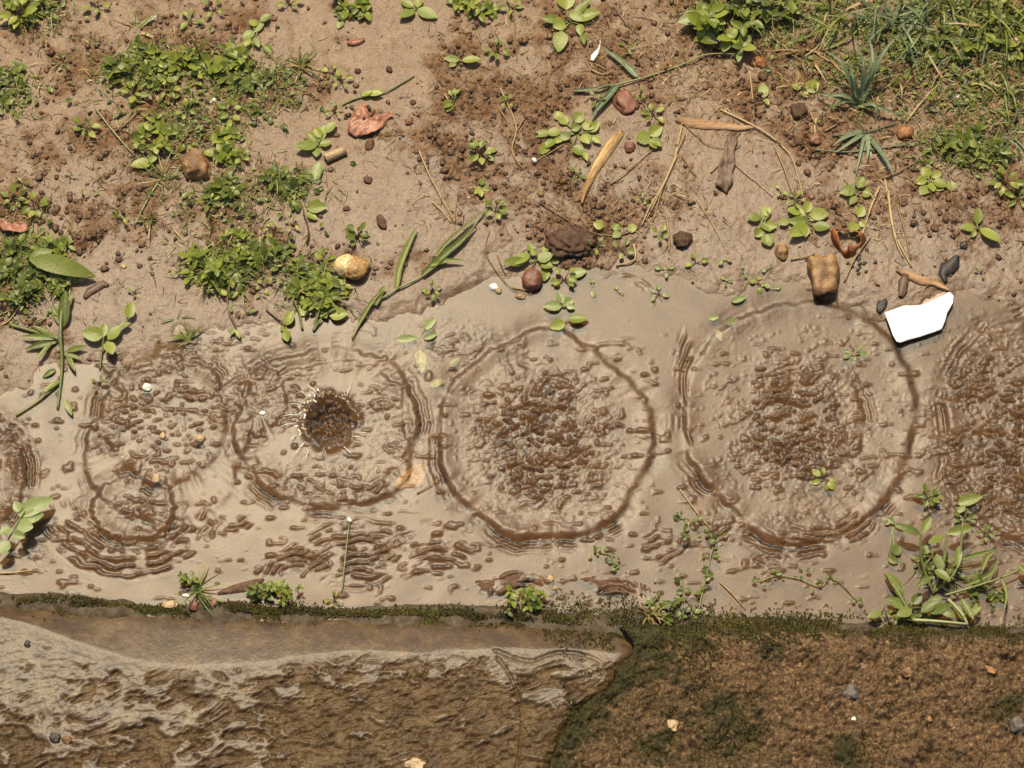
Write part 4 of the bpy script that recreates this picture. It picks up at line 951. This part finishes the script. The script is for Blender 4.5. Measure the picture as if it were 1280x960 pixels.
clump(354, 740, 18, 9, 7, 'pale leafy sprout with one taller shoot on the kerb edge', lp=10, hgt=30, group='sprouts along the kerb edge', name='kerb_sprout', mat='leaf')
grass(812, 772, 26, 22, 'rusty brown grass tuft in the moss beside the kerb joint', dry=.6, wpx=2.2, group='sprouts along the kerb edge', pitch=(.5, 1.3))
clump(835, 764, 22, 12, 10, 'olive leafy moss sprout right of the rusty tuft', lp=9, group='sprouts along the kerb edge', name='kerb_sprout')
rosette(418, 750, 12, 5, 'tiny sprout on the kerb edge below the thin stalk', group='sprouts along the kerb edge', name='kerb_sprout')

# ------------------------------------------------------------------ straws
GS = 'dry straws and stems scattered on the bank'
def straw(label, pts, r=1.1, mat='dry', name='straw', cat='straw', lift=.0022, more=(), bud=None, water=False):
    c = pts[len(pts)//2]; p = on(*c); o = thing(name, label, cat, p, GS) if (more or bud) else None
    rr = random.Random(int(c[0]*3+c[1])); s = sc(*c); allp = [pts]+list(more); objs = []
    for k, q in enumerate(allp):
        mb = MB(); n = len(q)
        P_ = spline([on(a, b, lift*(.5+rr.random()) if 0 < i < n-1 else .0008+lift*.3) for i, (a, b) in enumerate(q)], 5)
        tube(mb, P_, r*s, r*s*.55, rr.uniform(.3, 1), 5)
        if o: mb.build('stalk', MAT[mat], o)
        else: tag(mb.build(name, MAT[mat], None, p), label, cat, GS)
    if bud:
        mb = MB(); q = on(*bud[:2], .003); stone(mb, q, (bud[2]*s, bud[2]*s*.7, bud[2]*s*.7), rr.random()*3, 3, .15, 1, 2); mb.build('bud', MAT['white'], o)
straw('zigzag pale straw with side branch above the compact rosette', [(625, 111), (645, 158), (640, 190), (652, 212)], 1.3, more=[[(622, 134), (635, 156), (635, 176)]])
straw('thin dark stem dropping from the top edge between weeds', [(642, 17), (644, 50), (646, 77)], .9, mat='stemr')
straw('fan of dry grass straws bound at a brown foot on smooth mud', [(524, 191), (540, 228), (564, 270), (568, 280)], 1.2, more=[[(541, 255), (552, 266), (564, 280)], [(554, 232), (560, 256), (566, 280)], [(570, 256), (568, 282)], [(548, 244), (566, 278)]])
straw('stem with white bud left of the wood sliver', [(668, 205), (686, 194), (705, 183)], 1.2, bud=(668, 204, 4))
straw('thin brown stem right of the wood sliver pointing to the three oval leaves', [(763, 232), (788, 212), (816, 188)], 1.0)
straw('bundle of long dry stalks running down to the small clod', [(852, 160), (838, 215), (812, 262), (802, 284)], 1.6, more=[[(856, 170), (832, 225), (816, 279)], [(846, 196), (826, 240), (808, 276)], [(832, 268), (836, 296), (836, 316)], [(792, 306), (793, 326), (770, 332)]])
straw('long thin brown stem below the wood sliver crossing to the flat leaf row', [(675, 255), (712, 280), (756, 299), (770, 300)], 1.0, mat='stemr')
straw('jointed orange stalk bending down beside the smooth right mud', [(900, 138), (950, 164), (978, 186), (992, 206), (1006, 259)], 1.5, more=[[(970, 190), (980, 215), (988, 240)]])
straw('bright pale straw on crumbly mud right of the spiky grass', [(1132, 155), (1152, 130), (1179, 100)], 1.6)
straw('tall pair of dead brown stalks above the white paper', [(1106, 226), (1112, 262), (1118, 300), (1128, 324)], 1.8, more=[[(1110, 240), (1116, 290), (1139, 336)], [(1122, 262), (1130, 290), (1138, 326)]])
straw('slanting dead stalk leaning away from the tall brown pair', [(1099, 235), (1088, 262), (1076, 300)], 1.8)
straw('short brown stem pointing right at the head of the dead stalks', [(1102, 225), (1122, 218), (1145, 205)], 1.3)
straw('thin stem hanging below the bare right bank seedling', [(1186, 215), (1188, 245), (1193, 279)], 1.0)
straw('thin straight stem below the tall soft weed', [(937, 90), (940, 120), (942, 152)], 1.0)
straw('hair thin straw on smooth mud right of the dead brown leaf', [(870, 250), (890, 282), (910, 319)], .8)
straw('hair thin straw slanting under the jointed orange stalk', [(916, 205), (940, 226), (966, 248)], .8)
straw('thin crossing straws left of the dead brown leaf', [(856, 158), (880, 180), (906, 188)], .9, more=[[(888, 218), (906, 200), (926, 182)], [(852, 196), (866, 218), (871, 222)]])
straw('short pale straw lying against the red pebble weed', [(622, 320), (626, 332), (632, 344)], 1.1)
straw('long hair thin straw looping left of the red pebble', [(612, 290), (608, 320), (638, 360), (662, 368)], .8)
straw('pale straw across the red pebble foot', [(640, 360), (660, 364), (664, 369)], 1.0)
straw('short pale straw in the water left of the middle ring', [(521, 617), (536, 608), (551, 597)], 1.0)
straw('straw leaning on the rust coloured curl of leaf', [(1055, 354), (1068, 326), (1088, 298)], 1.3)
straw('thin straw in the water by the right ring', [(850, 612), (870, 640), (891, 664)], 1.0, more=[[(896, 628), (890, 655)]])
straw('pale straw over the water at the mossy kerb', [(900, 728), (916, 744), (932, 762)], 1.1)
straw('thin yellow stalk with a seed head standing at the kerb', [(427, 742), (432, 700), (437, 652)], 1.0, mat='stem', lift=.008, bud=(437, 651, 4))
straw('pale straw floating at the left end of the kerb', [(-6, 717), (18, 716), (41, 713)], 1.2)
straw('thin green stem crossing below the big weed patch', [(120, 138), (150, 176), (178, 204), (208, 224)], 1.1, mat='stem')
straw('pale stem on the bank left of the dry straw tuft', [(201, 226), (186, 250), (168, 285)], 1.3, mat='stem')
straw('short pale sliver inside the big weed patch', [(152, 162), (164, 150), (176, 137)], 1.2)
straw('thin pale curl of straw below the single bright leaf', [(338, 234), (350, 248), (356, 276)], .8)
straw('pale straw pair at the left edge below the dark weed mass', [(-5, 410), (10, 404), (25, 386)], 1.4, more=[[(-4, 398), (14, 390)]])
straw('short straw through the upright seedling on crumbly mud', [(556, 120), (562, 130), (568, 138)], 1.2)
straw('straw by the square stone pointing at the leaf group', [(988, 326), (1010, 322), (1018, 318)], 1.1)
straw('thin straw at the upper right of the compact rosette', [(655, 150), (648, 162), (640, 174)], .8)
straw('orange straw over the top edge crumbs', [(768, 12), (780, 30), (800, 48)], 1.0, more=[[(812, 44), (818, 78)], [(826, 60), (838, 92)]])
straw('dead fibres beside the white petal', [(738, 90), (752, 96), (764, 92)], 1.0, more=[[(744, 82), (758, 90)], [(750, 100), (766, 98)]])
straw('dark stalk cluster at the foot of the spiky grass', [(1020, 150), (1018, 165), (1022, 178)], 1.8, more=[[(1012, 140), (1020, 160)], [(1030, 166), (1046, 158)]])
straw('long dark stem lying left of the spiky grass foot', [(1018, 190), (1060, 192), (1110, 186), (1160, 180)], 1.5, mat='blue')
straw('thin dark stem under the paler lying stem', [(1040, 172), (1082, 168), (1120, 156)], 1.2, mat='blue')

# ------------------------------------------------------------------ stones, leaves and litter
GP = 'small pebbles lying on the mud'
def rock(label, px, py, wpx, hpx, mat, name='pebble', rot=0, zf=.6, amp=.2, box=0.0, sub=3, cat='pebble', group=GP, k=False, sink=.25, freq=1.2, seed=None):
    p = onk(px, py) if k else on(px, py); s = sc(px, py); rr = random.Random(int(px*7+py))
    if k: amp = .42
    if max(wpx, hpx) < 30: wpx, hpx = wpx*.9, hpx*.9
    a, b = wpx*s*.5, hpx*s*.5*1.04; c = zf*min(a, b)
    mb = MB(); stone(mb, (p.x, p.y, p.z+c*(1-2*(.42 if k else sink))), (a, b, c), R(rot), seed if seed is not None else px*.37+py*.11, amp, freq, sub, 0, rr.uniform(.3, .7), box)
    return tag(mb.build(name, MAT[mat], None, p), label, cat, group)
rock('square orange brown stone under the big weed patch', 245, 211, 36, 38, 'brown', 'stone', 8, .7, .26, .6, 4, 'stone', None)
rock('upright square brown stone at the top of the right ring', 1029, 346, 38, 58, 'brown', 'stone', 8, .75, .24, .65, 4, 'stone', None)
rock('flat triangular brown shard beside the crossed grass blades', 781, 129, 27, 34, 'red', 'stone', 30, .35, .35, .2, 3, 'stone', None)
rock('round reddish pebble right of the wood sliver', 787, 186, 15, 15, 'red')
rock('large red pebble held in the flat leafy weed by the shore', 665, 351, 25, 30, 'red', 'stone', 0, .8, .1, .1, 4, 'stone', None)
rock('small tan pebble below the large red pebble', 651, 370, 14, 9, 'tan')
rock('bright white pebble near the shore left of the red pebble', 617, 359, 12, 10, 'white')
rock('tan pebble touching the bright white pebble', 623, 363, 9, 10, 'tan')
rock('broad dark clod in the middle of the crumbly bank', 713, 306, 58, 38, 'clod', 'mud_clod', 0, .42, .32, 0, 4, 'mud clod', 'dark mud clods', freq=3.4)
rock('dark clod at the foot of the dry stalk bundle', 852, 302, 26, 22, 'clod', 'mud_clod', 0, .6, .3, 0, 3, 'mud clod', 'dark mud clods', freq=2)
rock('brown pebble beside the five leaf rosette', 977, 316, 19, 23, 'brown', 'stone', 0, .7, cat='stone', group=None)
rock('glaring white pebble in the left wavelets', 184, 484, 13, 11, 'white')
rock('pale drowned pebble left of the splash crater', 250, 548, 13, 11, 'tan'); rock('pale pebble among the left wavelets', 203, 545, 9, 9, 'tan')
rock('pale pebble above the smallest drip ring', 195, 598, 11, 13, 'tan')
rock('cream chip in the wavelets by the splash crater', 328, 516, 9, 5, 'white')
rock('dark brown pebble under the red dead leaf', 462, 182, 12, 18, 'clod', rot=-15); rock('small dark pebble on the smooth hollow edge', 516, 129, 9, 8, 'clod')
rock('brown pebble right of the smooth hollow', 554, 106, 9, 10, 'brown'); rock('red pebble right of the red dead leaf', 511, 153, 11, 10, 'red')
rock('black ring like pebble under the compact rosette', 585, 220, 8, 11, 'dark'); rock('dark pebble on smooth mud below the cut twig', 460, 227, 13, 10, 'clod')
rock('dark clod like pebble above the dark green rosette', 477, 280, 12, 22, 'clod', rot=20); rock('small pebble left of the dark clod like pebble', 433, 262, 10, 8, 'clod')
rock('orange brown stone under the spiky grass plant', 1131, 168, 24, 20, 'orange', 'stone', 30, .7, cat='stone', group=None)
rock('round dark brown pebble left of the spiky grass foot', 1018, 176, 18, 16, 'red'); rock('brown pebble left of the round dark brown one', 998, 178, 15, 13, 'clod')
rock('blocky dark stone under the round leaf pair', 998, 141, 24, 24, 'clod', 'stone', 25, .7, .2, .4, 4, 'stone', None)
rock('dark reddish pebble below the drooping yellowish weed', 954, 96, 15, 13, 'clod'); rock('orange stone at the tail of the long green stalk', 947, 78, 24, 15, 'orange', 'stone', cat='stone', group=None)
rock('tan pebble in the grass at the right edge', 1270, 54, 17, 14, 'tan'); rock('pale oval pebble under the long top edge grass', 1102, 36, 13, 7, 'white', rot=-10)
rock('yellowish oval pebble below the pale oval one', 1104, 47, 11, 9, 'tan'); rock('red pebble in the dark right crumbs', 1241, 135, 13, 12, 'red')
rock('white chip on the dark right crumbs', 1195, 122, 10, 7, 'white'); rock('dark round pebble on the right bank below the oval leaf seedling', 1204, 309, 11, 11, 'dark')
rock('brown pebble right of the dead brown stalks', 1129, 255, 12, 13, 'clod'); rock('brown pebble lower on the bare right bank', 1168, 287, 11, 13, 'clod')
rock('reddish pebble on the bank by the cross shaped seedling', 1014, 248, 9, 9, 'red'); rock('dark oval pebble behind the white paper', 1102, 383, 14, 21, 'dark', rot=-30, zf=.4)
rock('dark spot pebble inside the ring top by the paper', 1061, 395, 9, 10, 'clod', zf=.4)
rock('white grain above the big weed patch', 193, 23, 8, 8, 'white'); rock('white grain pair in the patch hollow', 268, 126, 7, 6, 'white'); rock('cream grain by the lower patch hollow', 262, 128, 8, 4, 'white')
rock('pale grain in the patch below the yellow green bush', 197, 124, 7, 8, 'tan'); rock('cream grain beside the brown crumbs on the left bank', 154, 333, 9, 6, 'tan')
rock('pinkish pebble lodged in the kerb moss', 243, 758, 16, 14, 'red', rot=30); rock('mossy tan pebble on the kerb edge', 212, 756, 24, 12, 'tan'); rock('white chip above the kerb pebbles', 232, 744, 10, 5, 'white')
rock('reddish pebble right of the kerb grass sprout', 268, 754, 8, 12, 'red'); rock('pale pebble in the ripple under the middle ring', 688, 724, 11, 9, 'tan'); rock('cream pebble below the pale ripple pebble', 694, 735, 10, 6, 'tan')
rock('dark ring shaped pebble on the smooth kerb', 69, 922, 15, 13, 'dark', k=True); rock('tan pebble touching the dark one on the smooth kerb', 84, 925, 15, 10, 'brown', k=True)
rock('black speck like pebble on the grey kerb sheen', 34, 806, 9, 9, 'dark', k=True); rock('tan pebble on the bottom edge of the smooth kerb', 519, 955, 28, 15, 'tan', k=True, zf=.35)
rock('orange chip on the dark grainy kerb', 1238, 838, 14, 9, 'orange', k=True, rot=-35); rock('dark grey pebble bedded in the grainy kerb', 1064, 867, 24, 22, 'grey', k=True)
rock('white fleck on the grainy kerb', 1067, 898, 7, 5, 'white', k=True); rock('light brown pebble bedded in the grainy kerb', 1135, 841, 16, 12, 'brown', k=True); rock('pale grey stone at the right edge of the grainy kerb', 1272, 908, 22, 22, 'grey', k=True)
rock('pale tan pebble in the moss of the grainy kerb', 841, 907, 22, 18, 'tan', k=True); rock('small brown pebble at the moss edge of the grainy kerb', 999, 834, 12, 12, 'brown', k=True); rock('dull brown pebble in the grainy kerb below the puddle weed', 1077, 834, 24, 10, 'brown', k=True)
rock('yellow chip low on the grainy kerb', 1161, 899, 8, 6, 'orange', k=True)
# pellets on the pellet strewn left bank: alike, one kind
r3 = random.Random(5)
for (cx, cy, rx, ry, n, lab) in [(80, 275, 50, 34, 34, 'small brown mud pellet among those strewn below the left bare bank'), (540, 195, 40, 22, 12, 'small dark mud pellet among those left of the compact rosette'), (700, 235, 34, 26, 16, 'small red brown mud pellet among those below the wood sliver'),
                                 (1035, 200, 30, 22, 14, 'small dark pellet among those under the spiky grass'), (1190, 270, 60, 40, 18, 'small dark pellet among those sprinkled on the bare right bank'), (160, 330, 50, 30, 12, 'small pellet among those on the grey mud left of the middle clump'), (480, 110, 50, 40, 8, 'tiny pellet among those dotting the smooth hollow')]:
    for i in range(n):
        x, y = cx+r3.gauss(0, .6)*rx, cy+r3.gauss(0, .6)*ry; d = r3.uniform(4.5, 9.5)
        rock(lab, x, y, d*r3.uniform(1, 1.4), d, r3.choice(['clod', 'crumb', 'crumb', 'brown']), 'mud_pellet', r3.random()*180, .7, .25, 0, 2, 'mud pellet', lab.split('among those ')[1]+' pellets')
for i in range(14):
    rock('dark seed like speck in the cluster right of the square stone', 1075+r3.gauss(0, 9), 336+r3.gauss(0, 11), r3.uniform(4, 8), r3.uniform(3, 5), 'dark', 'seed', 40, .6, .2, 0, 2, 'seed', 'dark seeds by the square stone')

# mottled shell of two halves
p = on(440, 338); t = thing('mottled_shell', 'glossy cream and brown mottled shell on the smooth mud', 'shell', p); s = sc(440, 338)
mb = MB(); stone(mb, (p.x-7*s, p.y+1*s, p.z+.006), (15*s, 15*s, .009), R(20), 2, .10, 1.3, 4); mb.build('cream_half', MAT['shell'], t)
mb = MB(); stone(mb, (p.x+5*s, p.y-2*s, p.z+.006), (18*s, 15*s, .0092), R(28), 8, .10, 1.3, 4); mb.build('brown_half', MAT['shellb'], t)
# wood sliver
def plankpiece(name, label, cat, px, py, path, mat, th=.004, lift=.001, group=None, ridge=.3, k=False):
    """long flattened piece: path of (x, y, width) in photo pixels; has real thickness"""
    p = on(px, py); s = sc(px, py); mb = MB(); rr = random.Random(px); rows = []
    for i, (x, y, wd) in enumerate(path):
        c = on(x, y, lift); j = min(i+1, len(path)-1); m = max(i-1, 0); a = at(*path[m][:2]); b = at(*path[j][:2]); d = (b-a).normalized(); n_ = Vector((-d.y, d.x, 0)); hw = wd*s*.5; z = Vector((0, 0, 1))
        w1 = 1+rr.uniform(-.25, .25); w2 = 1+rr.uniform(-.25, .25)
        rows.append([c-n_*hw*w1, c-n_*hw*.85*w1+z*th*.8, c-n_*hw*.3+z*th*(1+ridge*rr.random()), c+n_*hw*.25+z*th*(.8+ridge*rr.random()), c+n_*hw*.85*w2+z*th*.7, c+n_*hw*w2, c-n_*hw*w1])
    mb.quadstrip(rows, .5); n0 = len(mb.v)-len(rows)*7
    mb.f.append(tuple(n0+i for i in range(6))); mb.f.append(tuple(n0+(len(rows)-1)*7+i for i in range(5, -1, -1)))
    o = mb.build(name, MAT[mat], None, p); return tag(o, label, cat, group)
plankpiece('wood_sliver', 'pale split wood sliver lying on crumbly mud', 'wood', 752, 210, [(727, 256, 3), (730, 246, 6), (735, 232, 10), (743, 216, 12), (752, 200, 13), (761, 186, 13), (769, 176, 11), (775, 169, 8), (777, 166, 5)], 'wood', .0026, ridge=1.4)
plankpiece('bark_strip', 'tan bark strip lying at the top of the smooth right mud', 'bark', 893, 156, [(846, 152, 5), (860, 155, 12), (880, 156, 14), (902, 158, 13), (922, 161, 10), (944, 160, 4)], 'bark', .0016)
plankpiece('bark_flake', 'wide rusty flake hanging from the dry stalks behind the white paper', 'bark', 1148, 354, [(1120, 340, 4), (1134, 346, 12), (1150, 352, 16), (1166, 356, 9), (1186, 364, 3)], 'bark', .002)
plankpiece('bark_flake', 'small dark upright flake left of the white paper flake', 'bark', 1129, 362, [(1132, 346, 8), (1130, 356, 13), (1127, 366, 12), (1125, 373, 6)], 'brleaf', .003)
plankpiece('dead_leaf', 'dark shrivelled leaf right of the dead brown stalks', 'leaf', 1186, 337, [(1196, 322, 6), (1192, 330, 16), (1184, 338, 18), (1178, 346, 12), (1182, 354, 6)], 'dark', .002, ridge=1.0)
plankpiece('wood_chip', 'small pale wood chip on the smooth kerb stone', 'wood', 129, 926, [(112, 933, 3), (122, 929, 6), (132, 925, 8), (140, 921, 4)], 'tan', .002, lift=.0)
plankpiece('dead_leaf', 'curved brown dead leaf on the left mud right of the long leaf', 'leaf', 122, 360, [(106, 374, 5), (112, 366, 10), (122, 360, 10), (130, 356, 9), (136, 358, 4)], 'brleaf', .0016, ridge=.8)
plankpiece('dead_leaf', 'sodden orange brown leaf drowned between two drip rings', 'leaf', 515, 592, [(494, 606, 6), (504, 600, 22), (516, 592, 28), (526, 584, 20), (532, 578, 6)], 'bark', .0006, lift=-.0045)
plankpiece('dead_leaf', 'yellow dead leaf under the bright corner weed', 'leaf', 8, 30, [(-8, 34, 6), (4, 31, 10), (14, 27, 10), (22, 24, 4)], 'tan', .002)
plankpiece('dead_leaf', 'small reddish dead leaf on the smooth hollow top', 'leaf', 445, 53, [(434, 56, 3), (442, 54, 8), (450, 52, 7), (456, 50, 3)], 'redleaf', .002)
plankpiece('petal', 'white curled petal beside the crossed grey grass blades', 'petal', 744, 73, [(740, 79, 4), (742, 74, 9), (746, 68, 7), (749, 62, 2), (751, 52, 1)], 'white', .002)
for (x, y, a, b, lb) in [(62, 345, 640, 728, 'wide dark brown sheet standing in for a rooty dark ripple under the middle ring by the kerb'), ]:
    plankpiece('litter_or_ripple_strip', lb, 'leaf', 640, 725, [(594, 728, 10), (606, 730, 24), (622, 726, 30), (640, 724, 26), (654, 718, 16), (668, 716, 6)], 'clod', .0012, lift=-.0018, ridge=1.8)  # added dark sheet: paints in the tone of a dark ripple with roots
plankpiece('litter_or_ripple_strip', 'dark sodden leaf litter at the mossy mound by the kerb joint', 'leaf', 760, 728, [(720, 722, 4), (734, 724, 12), (750, 726, 20), (764, 730, 22), (776, 734, 12), (784, 742, 4)], 'clod', .0012, lift=-.0018, ridge=1.8)
plankpiece('litter_or_ripple_strip', 'rust brown sodden strip along the kerb left of the bare stretch', 'leaf', 305, 734, [(272, 742, 5), (288, 738, 12), (304, 734, 14), (320, 728, 10), (330, 724, 4)], 'clod', .0012, lift=-.0004, ridge=1.6)
# cut twig
p = on(418, 196); s = sc(418, 196); t = thing('cut_twig', 'short pale cut twig lying under the bright pointed weed', 'twig', p)
a, b = on(407, 201, .004), on(432, 190, .004); mb = MB(); tube(mb, [a.lerp(b, i/6) for i in range(7)], 6.2*s, 5.8*s, .5, 12); mb.build('bark', MAT['tan'], t)
mb = MB(); d = (a-b).normalized(); tube(mb, [a+d*.0001, a+d*.0006], 4.2*s, 3.6*s, .1, 12); mb.build('cut_end', MAT['clod'], t)
# crumpled flat pieces (paper, dead leaves): an outline filled, crumpled, given thickness
def sheet(name, label, cat, outline, mat, zf, th=.0005, sub=4, group=None, px=None):
    import bmesh
    cx = sum(a for a, b in outline)/len(outline); cy = sum(b for a, b in outline)/len(outline); p = on(cx, cy)
    bm = bmesh.new(); vs = [bm.verts.new(at(a, b)) for a, b in outline]; c = bm.verts.new(at(cx, cy)); n = len(vs)
    for i in range(n): bm.faces.new((vs[i], vs[(i+1) % n], c))
    bmesh.ops.subdivide_edges(bm, edges=bm.edges[:], cuts=sub, use_grid_fill=True)
    for v in bm.verts:
        x = (v.co.x-p.x)/sc(cx, cy); y = (v.co.y-p.y)/scy(cx, cy)
        v.co.z = surf(p.x, p.y)+.001+zf(x, y)
    bmesh.ops.recalc_face_normals(bm, faces=bm.faces[:])
    if sum(f.normal.z for f in bm.faces) < 0: bmesh.ops.reverse_faces(bm, faces=bm.faces[:])
    bmesh.ops.translate(bm, verts=bm.verts[:], vec=-p)
    bmesh.ops.solidify(bm, geom=bm.faces[:], thickness=th)
    me = bpy.data.meshes.new(name); bm.to_mesh(me); bm.free()
    a_ = me.attributes.new('var', 'FLOAT', 'POINT'); a_.data.foreach_set('value', [.5]*len(me.vertices)); me.polygons.foreach_set('use_smooth', [True]*len(me.polygons))
    me.materials.append(MAT[mat]); o = bpy.data.objects.new(name, me); COL.objects.link(o); o.location = p
    return tag(o, label, cat, group)
N3 = lambda x, y, s_, k: mnoise.noise(Vector((x/s_+k, y/s_, k)))
sheet('paper_scrap', 'torn bright white paper scrap at the edge of the puddle', 'paper', [(1105, 394), (1116, 390), (1129, 385), (1142, 384), (1153, 383), (1163, 379), (1172, 375), (1180, 371), (1186, 368), (1191, 372), (1190, 382), (1183, 394), (1180, 405), (1176, 414), (1162, 419), (1150, 423), (1136, 427), (1125, 431), (1120, 430), (1115, 421), (1110, 408)], 'paper', lambda x, y: .0045+.0014*N3(x, y, 26, 1)+.0008*N3(x, y, 9, 2)+.0015*(x/40)**2, .0004)
sheet('dead_leaf', 'crumpled red dead leaf on the smooth mud above the cut twig', 'leaf', [(434, 166), (438, 150), (446, 141), (454, 131), (458, 136), (456, 148), (464, 150), (474, 146), (486, 142), (492, 147), (484, 152), (480, 160), (470, 168), (456, 172), (444, 173)], 'redleaf', lambda x, y: .004+.005*N3(x, y, 14, 3)+.003*N3(x, y, 6, 5), .0006)
sheet('dead_leaf', 'small red brown leaf at the left edge below the shaded weed', 'leaf', [(-4, 280), (6, 278), (16, 284), (26, 281), (36, 284), (36, 292), (28, 296), (16, 294), (4, 292)], 'redleaf', lambda x, y: .004+.004*N3(x, y, 12, 7)+.004*(y/10)**2*.5, .0006)
sheet('dead_leaf', 'long dark brown dead leaf below the tan bark strip', 'leaf', [(912, 166), (921, 168), (921, 180), (917, 192), (919, 206), (915, 218), (916, 232), (908, 244), (901, 238), (893, 234), (898, 222), (897, 210), (904, 196), (906, 180)], 'brleaf', lambda x, y: .0015+.0030*N3(x, y, 13, 4)+.0016*N3(x, y, 5, 6)+.004*(x/14)**2*.5, .0005)
sheet('dead_leaf', 'pinkish dead leaf half under the white paper', 'leaf', [(1126, 386), (1128, 375), (1138, 368), (1152, 364), (1168, 363), (1180, 360), (1186, 364), (1180, 372), (1170, 377), (1160, 383), (1144, 386)], 'pink', lambda x, y: -.0012+.0010*N3(x, y, 14, 8)+.0005*N3(x, y, 6, 2), .0004)
# rust coloured curl of leaf: a strip rolled into a loop
def curl(label, px, py, pts, wd, mat):
    p = on(px, py); s = sc(px, py); mb = MB(); q = spline([on(a, b, h) for a, b, h in pts], 6); rows = []
    for i, c in enumerate(q):
        d = (q[min(i+1, len(q)-1)]-q[max(i-1, 0)]).normalized(); n_ = Vector((-d.y, d.x, 0)).normalized(); up = (n_*.55+Vector((0, 0, .9))).normalized(); w_ = wd*s*(.7+.5*math.sin(i*.5))*(.4+.6*math.sin(math.pi*min(1, max(0, (i+.6)/len(q)))))
        rows.append([c-up*w_*.5, c-up*w_*.2+n_*w_*.12, c+up*w_*.15+n_*w_*.12, c+up*w_*.5, c+up*w_*.5-n_*.0006, c-up*w_*.5-n_*.0006, c-up*w_*.5])
    mb.quadstrip(rows, .5); return tag(mb.build('curled_leaf', MAT[mat], None, p), label, 'leaf')
curl('rust coloured leaf curled into a loop beside the square stone', 1062, 304, [(1040, 292, .006), (1046, 308, .005), (1056, 320, .005), (1064, 318, .006), (1076, 308, .008), (1074, 298, .009), (1058, 294, .009), (1044, 292, .008)], 19, 'curl')

# ------------------------------------------------------------------ splash of the newest drop and bubbles
p = on(413, 527); s = sc(413, 527); t = thing('water_splash', 'white splash crown thrown up round the dark drop crater', 'splash', p)
rr = random.Random(4); mb = MB()
def rimpt(a, r, h): return Vector((p.x+math.cos(a)*r*s, p.y+math.sin(a)*r*scy(413, 527), WATER+h))
for (a0, a1, th) in ((110, 205, 3.4), (48, 72, 2.0), (75, 110, 1.3)):
    n = int((a1-a0)/3)+1
    for i in range(n):
        a = R(a0+(a1-a0)*i/n+rr.uniform(-3, 3)); r = rr.uniform(32, 44); d = th*s*rr.uniform(.10, .42)
        stone(mb, rimpt(a, r, .0003), (d*2.6, d*.8, d*.3), rr.random()*3, rr.random()*9, .4, 1.6, 2)
mb.build('foam_rim', MAT['foam'], t)
mb = MB()
for a, r0, r1, wd in ((118, 36, 54, 2.0), (55, 36, 46, 2.0), (60, 38, 58, .9), (172, 40, 62, 1.8), (185, 44, 68, 1.3), (150, 38, 56, 1.6), (222, 40, 66, 1.4), (232, 44, 60, 1.2), (300, 36, 56, 1.3), (292, 38, 50, .9), (338, 36, 54, 1.5), (325, 34, 44, 2.0), (205, 46, 58, 1.6), (15, 36, 48, .8), (258, 36, 46, .8), (135, 40, 60, 1.1)):
    a = R(a+rr.uniform(-3, 3)); tube(mb, [rimpt(a, r0, .002), rimpt(a+.05, .5*(r0+r1), .005), rimpt(a+.1, r1, .0035)], wd*s*.42, wd*s*.10, .6, 6)
mb.build('jets', MAT['foam'], t)
mb = MB()
for k in range(14):
    a = rr.random()*6.28; r = rr.uniform(36, 74); d = rr.uniform(.4, .9)*s; stone(mb, rimpt(a, r, .0015+rr.random()*.006), (d, d, d), 0, k, .1, 1, 1)
mb.build('droplets', MAT['foam'], t)
def bubble(px, py, r, lab, grp):
    p = on(px, py); mb = MB(); stone(mb, (p.x, p.y, p.z), (r*sc(px, py),)*3, 0, 1, .0, 1, 2, fine=0)
    tag(mb.build('water_bubble', MAT['bubble'], None, p), lab, 'bubble', grp)
for (x, y, r_) in ((684, 484, 4), (692, 482, 3), (686, 496, 2.6), (700, 490, 2.4), (652, 534, 3.2), (656, 560, 3.6), (660, 554, 2.4), (718, 548, 2.6), (628, 580, 2.4), (685, 518, 2.6), (674, 578, 2)):
    bubble(x, y, r_, 'clear bubble floating at the middle of the middle drip ring', 'bubbles in the middle ring')
for (x, y, r_) in ((946, 510, 2.6), (960, 542, 2.6), (978, 548, 2.2), (972, 464, 2.2), (1023, 495, 2.4), (1035, 560, 2.4), (1184, 546, 2.2), (975, 465, 2)):
    bubble(x, y, r_, 'clear bubble floating in the right hand drip rings', 'bubbles in the right rings')
